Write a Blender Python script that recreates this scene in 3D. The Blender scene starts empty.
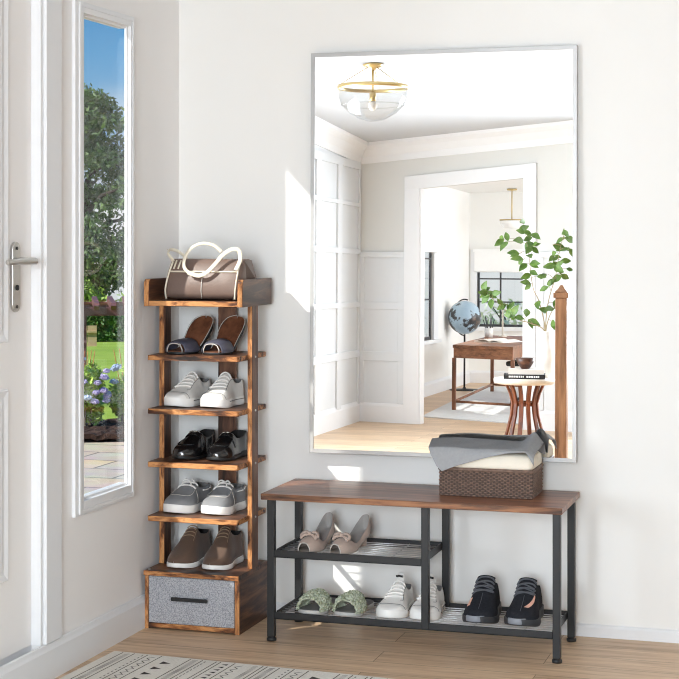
import bpy, math, random
import numpy as np
from mathutils import Vector, Matrix
from math import sin, cos, pi, radians, sqrt, atan2

rnd = random.Random(7)
scene = bpy.context.scene
COL = scene.collection

# ------------------------------------------------------------------ materials
def new_mat(name):
    m = bpy.data.materials.new(name); m.use_nodes = True
    nt = m.node_tree
    return m, nt, nt.nodes['Principled BSDF']

def lin(c):
    return tuple(((x/255)/12.92 if x/255 <= .04045 else ((x/255+.055)/1.055)**2.4) for x in c)

def rgba(c): return (c[0], c[1], c[2], 1)

def plain(name, srgb, rough=.5, metal=0, spec=.5, var=.06, scale=30, bump=0, bscale=200, sheen=0, coat=0):
    """procedural paint: a slight noise in the colour, and a bump"""
    m, nt, b = new_mat(name)
    c = lin(srgb)
    tc = nt.nodes.new('ShaderNodeTexCoord')
    if var:
        n = nt.nodes.new('ShaderNodeTexNoise'); n.inputs['Scale'].default_value = scale; n.inputs['Detail'].default_value = 3
        nt.links.new(tc.outputs['Object'], n.inputs['Vector'])
        r = nt.nodes.new('ShaderNodeValToRGB')
        r.color_ramp.elements[0].position = .3; r.color_ramp.elements[1].position = .7
        r.color_ramp.elements[0].color = rgba([x*(1-var) for x in c]); r.color_ramp.elements[1].color = rgba([min(1, x*(1+var)) for x in c])
        nt.links.new(n.outputs['Fac'], r.inputs['Fac']); nt.links.new(r.outputs['Color'], b.inputs['Base Color'])
    else:
        b.inputs['Base Color'].default_value = rgba(c)
    b.inputs['Roughness'].default_value = rough; b.inputs['Metallic'].default_value = metal
    b.inputs['Specular IOR Level'].default_value = spec
    if sheen: b.inputs['Sheen Weight'].default_value = sheen
    if coat: b.inputs['Coat Weight'].default_value = coat; b.inputs['Coat Roughness'].default_value = .1
    if bump:
        n2 = nt.nodes.new('ShaderNodeTexNoise'); n2.inputs['Scale'].default_value = bscale; n2.inputs['Detail'].default_value = 2
        nt.links.new(tc.outputs['Object'], n2.inputs['Vector'])
        bp = nt.nodes.new('ShaderNodeBump'); bp.inputs['Strength'].default_value = bump; bp.inputs['Distance'].default_value = .002
        nt.links.new(n2.outputs['Fac'], bp.inputs['Height']); nt.links.new(bp.outputs['Normal'], b.inputs['Normal'])
    return m

def wood(name, stops, axis='x', grain=60, stretch=14, rough=.45, blotch=5, spec=.4, bump=.15, squeeze=.62):
    """streaky wood, the grain runs along axis; stops = [(pos, srgb)...]"""
    m, nt, b = new_mat(name)
    tc = nt.nodes.new('ShaderNodeTexCoord')
    oi = nt.nodes.new('ShaderNodeObjectInfo')
    add = nt.nodes.new('ShaderNodeVectorMath'); add.operation = 'ADD'
    sc = nt.nodes.new('ShaderNodeVectorMath'); sc.operation = 'SCALE'; sc.inputs['Scale'].default_value = 7
    comb = nt.nodes.new('ShaderNodeCombineXYZ')
    for i in range(3): nt.links.new(oi.outputs['Random'], comb.inputs[i])
    nt.links.new(comb.outputs[0], sc.inputs[0])
    nt.links.new(tc.outputs['Object'], add.inputs[0]); nt.links.new(sc.outputs[0], add.inputs[1])
    mp = nt.nodes.new('ShaderNodeMapping')
    s = [1, 1, 1]; s['xyz'.index(axis)] = 1/stretch
    mp.inputs['Scale'].default_value = s
    nt.links.new(add.outputs[0], mp.inputs['Vector'])
    n1 = nt.nodes.new('ShaderNodeTexNoise'); n1.inputs['Scale'].default_value = grain; n1.inputs['Detail'].default_value = 6; n1.inputs['Roughness'].default_value = .65; n1.inputs['Distortion'].default_value = .6
    n2 = nt.nodes.new('ShaderNodeTexNoise'); n2.inputs['Scale'].default_value = grain/blotch; n2.inputs['Detail'].default_value = 3; n2.inputs['Distortion'].default_value = 1.0
    nt.links.new(mp.outputs[0], n1.inputs['Vector']); nt.links.new(mp.outputs[0], n2.inputs['Vector'])
    mx = nt.nodes.new('ShaderNodeMath'); mx.operation = 'MULTIPLY_ADD'; mx.inputs[1].default_value = .5
    mm = nt.nodes.new('ShaderNodeMath'); mm.operation = 'MULTIPLY'; mm.inputs[1].default_value = .5
    nt.links.new(n2.outputs['Fac'], mm.inputs[0])
    nt.links.new(n1.outputs['Fac'], mx.inputs[0]); nt.links.new(mm.outputs[0], mx.inputs[2])
    r = nt.nodes.new('ShaderNodeValToRGB')
    els = r.color_ramp.elements
    while len(els) < len(stops): els.new(.5)
    for e, (p, c) in zip(els, stops): e.position = .5+(p-.5)*squeeze; e.color = rgba(lin(c))
    nt.links.new(mx.outputs[0], r.inputs['Fac']); nt.links.new(r.outputs['Color'], b.inputs['Base Color'])
    b.inputs['Roughness'].default_value = rough; b.inputs['Specular IOR Level'].default_value = spec
    bp = nt.nodes.new('ShaderNodeBump'); bp.inputs['Strength'].default_value = bump; bp.inputs['Distance'].default_value = .002
    nt.links.new(n1.outputs['Fac'], bp.inputs['Height']); nt.links.new(bp.outputs['Normal'], b.inputs['Normal'])
    return m

def glass(name, tint=(1, 1, 1), refl=.06, rough=0.0):
    """thin clear sheet: mostly passes light straight through, a weak mirror on top"""
    m, nt, b = new_mat(name)
    nt.nodes.remove(b)
    out = nt.nodes['Material Output']
    t = nt.nodes.new('ShaderNodeBsdfTransparent'); t.inputs['Color'].default_value = rgba(tint)
    g = nt.nodes.new('ShaderNodeBsdfGlossy'); g.inputs['Roughness'].default_value = rough
    lw = nt.nodes.new('ShaderNodeLayerWeight'); lw.inputs['Blend'].default_value = .5
    pw = nt.nodes.new('ShaderNodeMath'); pw.operation = 'POWER'; pw.inputs[1].default_value = 4
    fm = nt.nodes.new('ShaderNodeMath'); fm.operation = 'MULTIPLY_ADD'; fm.inputs[1].default_value = .35; fm.inputs[2].default_value = refl*.4
    nt.links.new(lw.outputs['Facing'], pw.inputs[0]); nt.links.new(pw.outputs[0], fm.inputs[0])
    mx = nt.nodes.new('ShaderNodeMixShader')
    nt.links.new(fm.outputs[0], mx.inputs[0]); nt.links.new(t.outputs[0], mx.inputs[1]); nt.links.new(g.outputs[0], mx.inputs[2])
    nt.links.new(mx.outputs[0], out.inputs['Surface'])
    return m

def leafy(name, cols, scale=6, rough=.55, trans=.0):
    """leaf colours that vary from place to place"""
    m, nt, b = new_mat(name)
    tc = nt.nodes.new('ShaderNodeTexCoord')
    n = nt.nodes.new('ShaderNodeTexNoise'); n.inputs['Scale'].default_value = scale; n.inputs['Detail'].default_value = 5; n.inputs['Roughness'].default_value = .8
    nt.links.new(tc.outputs['Object'], n.inputs['Vector'])
    r = nt.nodes.new('ShaderNodeValToRGB'); els = r.color_ramp.elements
    while len(els) < len(cols): els.new(.5)
    for i, (e, c) in enumerate(zip(els, cols)): e.position = .28+.44*i/(len(cols)-1); e.color = rgba(lin(c))
    nt.links.new(n.outputs['Fac'], r.inputs['Fac']); nt.links.new(r.outputs['Color'], b.inputs['Base Color'])
    b.inputs['Roughness'].default_value = rough
    return m

WALL = (238, 237, 234)
M = {}
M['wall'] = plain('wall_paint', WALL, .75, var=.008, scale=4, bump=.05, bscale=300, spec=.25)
M['wall_side'] = plain('side_wall_paint', (241, 239, 238), .7, var=.008, scale=4, bump=.05, bscale=300, spec=.25)
M['trim'] = plain('trim_paint', (230, 231, 233), .45, var=.006, spec=.4)
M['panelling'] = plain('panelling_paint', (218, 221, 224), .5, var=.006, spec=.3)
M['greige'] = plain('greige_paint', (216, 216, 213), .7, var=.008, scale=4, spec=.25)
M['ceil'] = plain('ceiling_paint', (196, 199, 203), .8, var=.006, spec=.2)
M['black_metal'] = plain('black_powder_coat', (25, 26, 28), .42, metal=.0, spec=.5, var=.1, scale=80, bump=.05, bscale=500)
M['black_plastic'] = plain('black_plastic', (24, 24, 25), .5, var=.05)
M['wire'] = plain('silver_wire', (205, 206, 208), .3, metal=.75, var=.03)
M['chrome'] = plain('brushed_nickel', (196, 194, 190), .28, metal=.9, var=.04)
M['screw'] = plain('screw_steel', (210, 208, 204), .3, metal=.7, var=.02)
M['silver_frame'] = plain('silver_frame', (182, 181, 180), .38, metal=.4, var=.02)
M['brass'] = plain('brass', (206, 182, 128), .3, metal=.8, var=.05)
STOPS_FACE = [(.28, (34, 22, 17)), (.42, (70, 46, 35)), (.54, (104, 70, 52)), (.66, (132, 92, 68)), (.78, (62, 40, 30))]
STOPS_EDGE = [(.30, (30, 16, 9)), (.40, (84, 48, 26)), (.48, (158, 102, 58)), (.58, (204, 146, 92)), (.68, (126, 76, 42)), (.76, (44, 24, 14))]
STOPS_BENCH = [(.30, (58, 34, 26)), (.44, (112, 71, 53)), (.56, (148, 100, 76)), (.68, (168, 118, 92)), (.78, (96, 60, 45))]
for ax in 'xyz':
    M['rustic_'+ax] = wood('rustic_board_'+ax, STOPS_FACE, ax, 45, 8, .42)
    M['edge_'+ax] = wood('rustic_edge_'+ax, STOPS_EDGE, ax, 60, 5, .5)
M['bench_wood'] = wood('bench_board', STOPS_BENCH, 'x', 45, 16, .33, spec=.5)
M['bench_edge'] = wood('bench_board_edge', [(.30, (44, 26, 18)), (.42, (98, 64, 44)), (.52, (146, 98, 66)), (.62, (168, 118, 80)), (.74, (74, 46, 30))], 'x', 60, 12, .45)
M['walnut'] = wood('walnut', [(.3, (72, 42, 28)), (.5, (122, 78, 54)), (.7, (150, 100, 70))], 'z', 60, 12, .45)
M['walnut_x'] = wood('walnut_cross', [(.3, (84, 52, 34)), (.5, (136, 90, 62)), (.7, (160, 110, 78))], 'x', 60, 12, .45)
M['newel'] = wood('newel_oak', [(.3, (84, 56, 36)), (.5, (136, 96, 66)), (.7, (160, 118, 84))], 'z', 40, 10, .5)
M['red_walnut'] = wood('slat_walnut', [(.3, (66, 33, 20)), (.5, (116, 64, 40)), (.7, (140, 82, 52))], 'z', 60, 12, .4)
M['bowl_wood'] = wood('bowl_wood', [(.3, (44, 26, 18)), (.5, (82, 52, 38)), (.7, (104, 68, 50))], 'x', 50, 6, .4)

def floor_mat():
    m, nt, b = new_mat('oak_planks')
    tc = nt.nodes.new('ShaderNodeTexCoord')
    br = nt.nodes.new('ShaderNodeTexBrick')
    br.inputs['Scale'].default_value = 1; br.inputs['Brick Width'].default_value = 1.25; br.inputs['Row Height'].default_value = .118
    br.inputs['Mortar Size'].default_value = .0012; br.inputs['Mortar Smooth'].default_value = .3; br.offset = .37
    br.inputs['Color1'].default_value = (.0, .0, .0, 1); br.inputs['Color2'].default_value = (1, 1, 1, 1); br.inputs['Mortar'].default_value = (.5, .5, .5, 1)
    br.inputs['Bias'].default_value = 0
    nt.links.new(tc.outputs['Object'], br.inputs['Vector'])
    mp = nt.nodes.new('ShaderNodeMapping'); mp.inputs['Scale'].default_value = (.09, 1, 1)
    nt.links.new(tc.outputs['Object'], mp.inputs['Vector'])
    # each plank shifts the grain
    ad = nt.nodes.new('ShaderNodeVectorMath'); ad.operation = 'MULTIPLY_ADD'; ad.inputs[1].default_value = (3.1, 1.7, 0)
    nt.links.new(br.outputs['Color'], ad.inputs[0]); nt.links.new(mp.outputs[0], ad.inputs[2])
    n = nt.nodes.new('ShaderNodeTexNoise'); n.inputs['Scale'].default_value = 42; n.inputs['Detail'].default_value = 7; n.inputs['Roughness'].default_value = .62; n.inputs['Distortion'].default_value = .5
    nt.links.new(ad.outputs[0], n.inputs['Vector'])
    r = nt.nodes.new('ShaderNodeValToRGB'); els = r.color_ramp.elements
    els[0].position = .3; els[0].color = rgba(lin((180, 148, 117))); els[1].position = .72; els[1].color = rgba(lin((230, 203, 170)))
    e = els.new(.5); e.color = rgba(lin((212, 181, 148)))
    nt.links.new(n.outputs['Fac'], r.inputs['Fac'])
    mul = nt.nodes.new('ShaderNodeMix'); mul.data_type = 'RGBA'; mul.blend_type = 'MULTIPLY'; mul.inputs['Factor'].default_value = 1
    r2 = nt.nodes.new('ShaderNodeValToRGB'); r2.color_ramp.elements[0].color = (.82, .8, .78, 1); r2.color_ramp.elements[1].color = (1.0, 1.0, 1.0, 1)
    nt.links.new(br.outputs['Color'], r2.inputs['Fac'])
    nt.links.new(r.outputs['Color'], mul.inputs['A']); nt.links.new(r2.outputs['Color'], mul.inputs['B'])
    dk = nt.nodes.new('ShaderNodeMix'); dk.data_type = 'RGBA'; dk.blend_type = 'MIX'; dk.inputs['B'].default_value = rgba(lin((112, 84, 60)))
    nt.links.new(br.outputs['Fac'], dk.inputs['Factor']); nt.links.new(mul.outputs['Result'], dk.inputs['A'])
    nt.links.new(dk.outputs['Result'], b.inputs['Base Color'])
    b.inputs['Roughness'].default_value = .42; b.inputs['Specular IOR Level'].default_value = .4
    return m
M['floor'] = floor_mat()

def tweed_mat():
    m, nt, b = new_mat('grey_tweed')
    tc = nt.nodes.new('ShaderNodeTexCoord')
    mp = nt.nodes.new('ShaderNodeMapping'); mp.inputs['Rotation'].default_value = (0, radians(45), 0)
    nt.links.new(tc.outputs['Object'], mp.inputs['Vector'])
    n = nt.nodes.new('ShaderNodeTexNoise'); n.inputs['Scale'].default_value = 330; n.inputs['Detail'].default_value = 2
    v = nt.nodes.new('ShaderNodeTexVoronoi'); v.inputs['Scale'].default_value = 260
    nt.links.new(mp.outputs[0], n.inputs['Vector']); nt.links.new(mp.outputs[0], v.inputs['Vector'])
    ml = nt.nodes.new('ShaderNodeMath'); ml.operation = 'MULTIPLY_ADD'; ml.inputs[1].default_value = .55
    nt.links.new(v.outputs['Distance'], ml.inputs[0]); nt.links.new(n.outputs['Fac'], ml.inputs[2])
    r = nt.nodes.new('ShaderNodeValToRGB')
    r.color_ramp.elements[0].position = .45; r.color_ramp.elements[0].color = rgba(lin((118, 120, 126)))
    r.color_ramp.elements[1].position = .95; r.color_ramp.elements[1].color = rgba(lin((180, 181, 186)))
    nt.links.new(ml.outputs[0], r.inputs['Fac']); nt.links.new(r.outputs['Color'], b.inputs['Base Color'])
    b.inputs['Roughness'].default_value = .9; b.inputs['Specular IOR Level'].default_value = .1
    bp = nt.nodes.new('ShaderNodeBump'); bp.inputs['Strength'].default_value = .4; bp.inputs['Distance'].default_value = .002
    nt.links.new(ml.outputs[0], bp.inputs['Height']); nt.links.new(bp.outputs['Normal'], b.inputs['Normal'])
    return m
M['tweed'] = tweed_mat()

def mirror_mat():
    m, nt, b = new_mat('mirror_silver')
    b.inputs['Base Color'].default_value = (.97, .975, .97, 1); b.inputs['Metallic'].default_value = 1; b.inputs['Roughness'].default_value = 0
    return m
M['mirror'] = mirror_mat()

def globe_mat():
    m, nt, b = new_mat('globe_map')
    tc = nt.nodes.new('ShaderNodeTexCoord')
    n = nt.nodes.new('ShaderNodeTexNoise'); n.inputs['Scale'].default_value = 5.0; n.inputs['Detail'].default_value = 7; n.inputs['Roughness'].default_value = .6
    mp = nt.nodes.new('ShaderNodeMapping'); mp.inputs['Location'].default_value = (.31, .12, .07)
    nt.links.new(tc.outputs['Object'], mp.inputs['Vector']); nt.links.new(mp.outputs[0], n.inputs['Vector'])
    r = nt.nodes.new('ShaderNodeValToRGB'); els = r.color_ramp.elements; r.color_ramp.interpolation = 'LINEAR'
    els[0].position = .0; els[0].color = rgba(lin((128, 160, 186)))
    els[1].position = .48; els[1].color = rgba(lin((168, 190, 206)))
    e = els.new(.505); e.color = rgba(lin((70, 72, 74)))
    e = els.new(.56); e.color = rgba(lin((52, 52, 54)))
    e = els.new(.68); e.color = rgba(lin((150, 116, 90)))
    nt.links.new(n.outputs['Fac'], r.inputs['Fac']); nt.links.new(r.outputs['Color'], b.inputs['Base Color'])
    b.inputs['Roughness'].default_value = .3
    return m
M['globe'] = globe_mat()

M['leather'] = plain('brown_leather', (112, 92, 82), .42, var=.08, scale=25, bump=.2, bscale=160)
M['leather_dark'] = plain('brown_leather_dark', (94, 76, 67), .45, var=.08, scale=25, bump=.2, bscale=160)
M['cream_leather'] = plain('cream_leather', (222, 212, 192), .45, var=.04, bump=.1)
M['white_leather'] = plain('white_leather', (232, 230, 226), .5, var=.03, bump=.12, bscale=250)
M['white_canvas'] = plain('white_canvas', (222, 219, 214), .8, var=.04, bump=.35, bscale=500)
M['white_rubber'] = plain('white_rubber', (240, 238, 234), .45, var=.02)
M['grey_lining'] = plain('grey_lining', (128, 126, 124), .85, var=.06)
M['beige_lining'] = plain('beige_lining', (170, 160, 150), .8, var=.05)
M['pale_lining'] = plain('pale_grey_lining', (166, 163, 160), .8, var=.05)
M['dark_lining'] = plain('dark_lining', (32, 29, 28), .8, var=.1)
M['black_patent'] = plain('black_leather', (22, 21, 22), .16, var=.05, spec=.6, coat=.5)
M['black_sole'] = plain('black_rubber', (26, 25, 25), .55, var=.05)
M['grey_suede'] = plain('grey_canvas', (136, 137, 139), .8, var=.06, bump=.3, bscale=400)
M['brown_suede'] = plain('brown_suede', (94, 72, 58), .85, var=.1, scale=18, bump=.3, bscale=350, sheen=.2)
M['lace_white'] = plain('white_lace', (242, 240, 236), .8, var=.02)
M['lace_brown'] = plain('tan_lace', (150, 124, 100), .8, var=.05)
M['lace_black'] = plain('black_lace', (84, 86, 92), .75, var=.05)
M['navy'] = plain('slate_blue_leather', (84, 84, 98), .45, var=.08, bump=.2, bscale=300)
M['insole_brown'] = wood('brown_insole', [(.3, (78, 46, 30)), (.5, (120, 74, 50)), (.7, (136, 88, 62))], 'y', 40, 4, .6)
M['pale_edge'] = plain('pale_piping', (206, 200, 192), .6, var=.03)
M['beige_suede'] = plain('beige_suede', (184, 164, 152), .8, var=.06, bump=.25, bscale=350, sheen=.2)
M['green_fluff'] = plain('sage_fluff', (186, 192, 172), .95, var=.12, scale=60, spec=.1)
M['green_fluff_dark'] = plain('sage_fluff_shade', (158, 166, 140), .95, var=.12, scale=60, spec=.1)
M['grey_sole'] = plain('light_grey_sole', (188, 186, 182), .7, var=.04)
M['black_knit'] = plain('black_knit', (40, 41, 46), .9, var=.18, scale=140, bump=.6, bscale=420, spec=.15)
M['pink_knit'] = plain('salmon_knit', (226, 176, 154), .85, var=.08, scale=90, bump=.4, bscale=420)
M['dark_foam'] = plain('charcoal_foam_sole', (50, 51, 54), .55, var=.1)
M['smoke_rubber'] = plain('smoky_rubber', (132, 134, 140), .35, var=.08)
M['gold'] = plain('silver_buckle', (214, 208, 196), .25, metal=.9, var=.02)
M['wicker'] = plain('dark_wicker', (118, 95, 82), .6, var=.32, scale=90, bump=.5, bscale=300)
M['wicker_dark'] = plain('wicker_core', (76, 61, 54), .8, var=.1)
M['cream_cloth'] = plain('cream_cloth', (238, 230, 214), .9, var=.02, bump=.2, bscale=500, spec=.1)
M['grey_cloth'] = plain('grey_wool', (160, 161, 163), .95, var=.04, scale=120, bump=.5, bscale=600, spec=.05)
M['rug'] = plain('rug_ivory', (226, 222, 213), .95, var=.07, scale=150, bump=.6, bscale=500, spec=.05)
M['rug_black'] = plain('rug_black_yarn', (82, 77, 74), .95, var=.15, scale=150, bump=.6, bscale=500, spec=.05)
M['rug_grey'] = plain('pale_grey_rug', (206, 207, 208), .95, var=.05, scale=60, bump=.5, bscale=300, spec=.05)
M['white_ceramic'] = plain('white_ceramic', (238, 236, 232), .4, var=.02)
M['stone_top'] = plain('stone_top', (214, 204, 190), .45, var=.06, scale=40)
M['paper'] = plain('paper', (240, 238, 232), .8, var=.03)
M['book_grey'] = plain('grey_book_cover', (206, 202, 196), .6, var=.02)
M['window_black'] = plain('black_window_bars', (56, 56, 58), .5, var=.05)
M['shade'] = plain('white_shade', (246, 246, 245), .9, var=.01)
M['glass'] = glass('window_glass', (.98, .99, .985), .05)
M['lamp_glass'] = glass('lamp_glass', (.92, .92, .915), .12)
M['leaf'] = leafy('vase_leaf', [(56, 84, 28), (84, 114, 42), (112, 138, 60)], 14)
M['twig'] = plain('twig_bark', (146, 128, 96), .8, var=.15)
M['tree_leaf'] = leafy('tree_leaf', [(40, 62, 30), (76, 104, 46), (128, 150, 84)], 3.5)
M['bright_leaf'] = leafy('bright_bush_leaf', [(78, 112, 34), (140, 172, 62), (176, 196, 88)], 2)
M['pale_leaf'] = leafy('pale_bush_leaf', [(150, 170, 130), (192, 206, 172), (222, 230, 206)], 2)
M['hedge_leaf'] = leafy('hedge_leaf', [(34, 64, 24), (66, 108, 40), (104, 148, 62)], 3)
M['hyd_leaf'] = leafy('hydrangea_leaf', [(104, 152, 50), (170, 204, 76), (228, 226, 124)], 9)
M['petal_lilac'] = leafy('lilac_petal', [(186, 170, 220), (214, 202, 232), (236, 230, 244)], 20)
M['petal_blue'] = leafy('blue_petal', [(166, 190, 220), (200, 214, 232), (230, 236, 242)], 20)
M['stem_red'] = plain('reddish_stem', (196, 128, 78), .7, var=.1)
M['bark'] = plain('bark', (70, 56, 46), .9, var=.3, scale=6)
M['lawn'] = leafy('lawn_grass', [(128, 156, 40), (152, 178, 54), (176, 196, 74)], .6, .9)
M['mulch'] = leafy('mulch', [(36, 24, 20), (66, 44, 36), (104, 78, 64)], 28, .95)
M['arbor'] = plain('purple_brown_timber', (112, 72, 76), .7, var=.14, scale=5)
M['fence_wood'] = plain('pale_fence_timber', (190, 164, 126), .8, var=.1, scale=5)

def paver_mat():
    m, nt, b = new_mat('patio_pavers')
    tc = nt.nodes.new('ShaderNodeTexCoord')
    br = nt.nodes.new('ShaderNodeTexBrick'); br.inputs['Scale'].default_value = 1; br.inputs['Brick Width'].default_value = .5; br.inputs['Row Height'].default_value = .3
    br.inputs['Mortar Size'].default_value = .008
    br.inputs['Color1'].default_value = rgba(lin((226, 196, 164))); br.inputs['Color2'].default_value = rgba(lin((204, 190, 174))); br.inputs['Mortar'].default_value = rgba(lin((140, 130, 120)))
    nt.links.new(tc.outputs['Object'], br.inputs['Vector'])
    n = nt.nodes.new('ShaderNodeTexNoise'); n.inputs['Scale'].default_value = 5; n.inputs['Detail'].default_value = 6
    nt.links.new(tc.outputs['Object'], n.inputs['Vector'])
    mx = nt.nodes.new('ShaderNodeMix'); mx.data_type = 'RGBA'; mx.blend_type = 'OVERLAY'; mx.inputs['Factor'].default_value = .35
    nt.links.new(br.outputs['Color'], mx.inputs['A']); nt.links.new(n.outputs['Color'], mx.inputs['B'])
    nt.links.new(mx.outputs['Result'], b.inputs['Base Color']); b.inputs['Roughness'].default_value = .8
    return m
M['paver'] = paver_mat()

# ------------------------------------------------------------------ mesh builder
class MB:
    def __init__(s): s.v = []; s.f = []; s.m = []; s.s = []
    def add(s, vs, fs, mat=0, smooth=False):
        o = len(s.v); s.v += [tuple(v) for v in vs]
        for f in fs: s.f.append([i+o for i in f]); s.m.append(mat); s.s.append(smooth)
    def box(s, lo, hi, mat=0, front=None):
        """front: material index for the four thin end faces that face -y"""
        x0, y0, z0 = lo; x1, y1, z1 = hi
        vs = [(x0,y0,z0),(x1,y0,z0),(x1,y1,z0),(x0,y1,z0),(x0,y0,z1),(x1,y0,z1),(x1,y1,z1),(x0,y1,z1)]
        fs = [(3,2,1,0),(4,5,6,7),(0,1,5,4),(1,2,6,5),(2,3,7,6),(3,0,4,7)]
        s.add(vs, fs, mat)
        if front is not None: s.m[-4] = front
        return s
    def prism(s, poly, z0, z1, mat=0, side=None, smooth=False):
        n = len(poly)
        vs = [(x, y, z0) for x, y in poly]+[(x, y, z1) for x, y in poly]
        s.add(vs, [list(range(n))[::-1], list(range(n, 2*n))], mat, False)
        o = len(s.v)-2*n
        for i in range(n):
            j = (i+1) % n
            s.f.append([o+i, o+j, o+n+j, o+n+i]); s.m.append(mat if side is None else side); s.s.append(smooth)
        return s
    def loft(s, rings, closed=True, caps=True, mat=0, smooth=True, matfn=None):
        n = len(rings[0]); o = len(s.v)
        for r in rings: s.v += [tuple(p) for p in r]
        for i in range(len(rings)-1):
            for j in range(n if closed else n-1):
                k = (j+1) % n
                s.f.append([o+i*n+j, o+i*n+k, o+(i+1)*n+k, o+(i+1)*n+j]); s.m.append(matfn(i, j) if matfn else mat); s.s.append(smooth)
        if caps and closed:
            s.f.append([o+j for j in range(n)][::-1]); s.m.append(mat); s.s.append(False)
            b = o+(len(rings)-1)*n
            s.f.append([b+j for j in range(n)]); s.m.append(mat); s.s.append(False)
        return s
    def tube(s, pts, r, n=8, mat=0, closed=False, flat=None, caps=True):
        """round (or flat: (width, thickness, up)) tube along pts; r may be a list"""
        P = [Vector(p) for p in pts]; N = len(P)
        rings = []; up = None
        for i in range(N):
            if closed: t = P[(i+1) % N]-P[i-1]
            else: t = P[min(i+1, N-1)]-P[max(i-1, 0)]
            if t.length < 1e-9: t = Vector((0, 0, 1))
            t.normalize()
            if flat: ref = Vector(flat[2])
            elif up is None: ref = Vector((0, 0, 1)) if abs(t.z) < .9 else Vector((1, 0, 0))
            else: ref = up
            a = t.cross(ref)
            if a.length < 1e-6: a = t.cross(Vector((.3, 1, .2)))
            a.normalize(); b = a.cross(t).normalized(); up = b
            rr = r[i] if isinstance(r, (list, tuple)) else r
            ring = []
            for k in range(n):
                an = 2*pi*k/n
                if flat: ring.append(P[i]+a*cos(an)*flat[0]/2+b*sin(an)*flat[1]/2)
                else: ring.append(P[i]+(a*cos(an)+b*sin(an))*rr)
            rings.append(ring)
        if closed: rings.append(rings[0])
        return s.loft(rings, True, caps and not closed, mat, True)
    def lathe(s, prof, c=(0, 0, 0), n=24, mat=0, smooth=True, sx=1, sy=1, matfn=None):
        rings = [[(c[0]+r*cos(2*pi*k/n)*sx, c[1]+r*sin(2*pi*k/n)*sy, c[2]+z) for k in range(n)] for r, z in prof]
        return s.loft(rings, True, False, mat, smooth, matfn)
    def grid(s, fn, nu, nv, mat=0, smooth=True):
        o = len(s.v)
        for i in range(nu+1):
            for j in range(nv+1): s.v.append(tuple(fn(i/nu, j/nv)))
        for i in range(nu):
            for j in range(nv):
                s.f.append([o+i*(nv+1)+j, o+(i+1)*(nv+1)+j, o+(i+1)*(nv+1)+j+1, o+i*(nv+1)+j+1]); s.m.append(mat); s.s.append(smooth)
        return s
    def ball(s, c, r, nu=12, nv=8, mat=0, sc=(1, 1, 1)):
        prof = [(max(1e-5, sin(pi*i/nv))*r, -cos(pi*i/nv)*r) for i in range(nv+1)]
        rings = [[(c[0]+q*cos(2*pi*k/nu)*sc[0], c[1]+q*sin(2*pi*k/nu)*sc[1], c[2]+z*sc[2]) for k in range(nu)] for q, z in prof]
        return s.loft(rings, True, False, mat, True)
    def build(s, name, mats, parent=None, bevel=0, seg=2, sub=0, solid=0, weld=False, off=-1):
        me = bpy.data.meshes.new(name)
        me.from_pydata(s.v, [], s.f); me.validate(clean_customdata=False)
        if not isinstance(mats, (list, tuple)): mats = [mats]
        for m in mats: me.materials.append(M[m] if isinstance(m, str) else m)
        if len(me.polygons) == len(s.f):
            me.polygons.foreach_set('material_index', s.m); me.polygons.foreach_set('use_smooth', s.s)
        me.update()
        o = bpy.data.objects.new(name, me); COL.objects.link(o)
        if parent is not None: o.parent = parent
        if weld:
            w = o.modifiers.new('weld', 'WELD'); w.merge_threshold = 1e-4
        if solid:
            so = o.modifiers.new('solid', 'SOLIDIFY'); so.thickness = solid; so.offset = off
        if bevel:
            bv = o.modifiers.new('bevel', 'BEVEL'); bv.width = bevel; bv.segments = seg; bv.limit_method = 'ANGLE'; bv.angle_limit = radians(40)
        if sub:
            ss = o.modifiers.new('sub', 'SUBSURF'); ss.levels = sub; ss.render_levels = sub
        return o

def empty(name, loc, label, cat, group=None, rz=0):
    o = bpy.data.objects.new(name, None); COL.objects.link(o)
    o.empty_display_size = .05
    o.location = loc; o.rotation_euler = (0, 0, rz)
    tag(o, label, cat, group)
    return o
def tag(o, label, cat, group=None):
    o['label'] = label; o['category'] = cat
    if group: o['group'] = group
    return o
def struct(o, label=None, cat=None):
    o['kind'] = 'structure'
    if label: o['label'] = label
    if cat: o['category'] = cat
    return o
def bx(name, lo, hi, mat, parent=None, bevel=.0015, seg=2):
    return MB().box(lo, hi).build(name, mat, parent, bevel, seg)
def smoothpath(pts, n=6, closed=False):
    """Catmull-Rom through pts"""
    P = [Vector(p) for p in pts]; out = []
    N = len(P)
    for i in range(N if closed else N-1):
        p0 = P[i-1] if (closed or i > 0) else P[0]; p1 = P[i]; p2 = P[(i+1) % N]; p3 = P[(i+2) % N] if (closed or i+2 < N) else P[-1]
        for k in range(n):
            t = k/n
            out.append(.5*((2*p1)+(p2-p0)*t+(2*p0-5*p1+4*p2-p3)*t*t+(3*p1-p0-3*p2+p3)*t**3))
    if not closed: out.append(P[-1])
    return out

# ------------------------------------------------------------------ camera
cd = bpy.data.cameras.new('camera'); cam = bpy.data.objects.new('camera', cd); COL.objects.link(cam)
cam.location = (2.062, -4.907, 1.2); cam.rotation_euler = (radians(90), 0, radians(17.2))
cd.sensor_width = 36; cd.lens = 1640/679*36; cd.shift_y = -(339.5-235)/679; cd.clip_start = .05; cd.clip_end = 300
scene.camera = cam

# ------------------------------------------------------------------ setting: the entry
ZT = 2.75      # wall tops run up past the sloping ceiling
def ceil_z(x, y): return 2.4219+.0609*x+.0435*y
LX = -1.172    # recessed panelled wall
# opposite wall, slightly skewed in plan
OQ = Vector((-1.175, -6.918, 0)); OD = Vector((1, .2, 0)).normalized(); ON = Vector((-.2, 1, 0)).normalized()
def ow(s, out, z): p = OQ+OD*s+ON*out; return (p.x, p.y, z)

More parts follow.
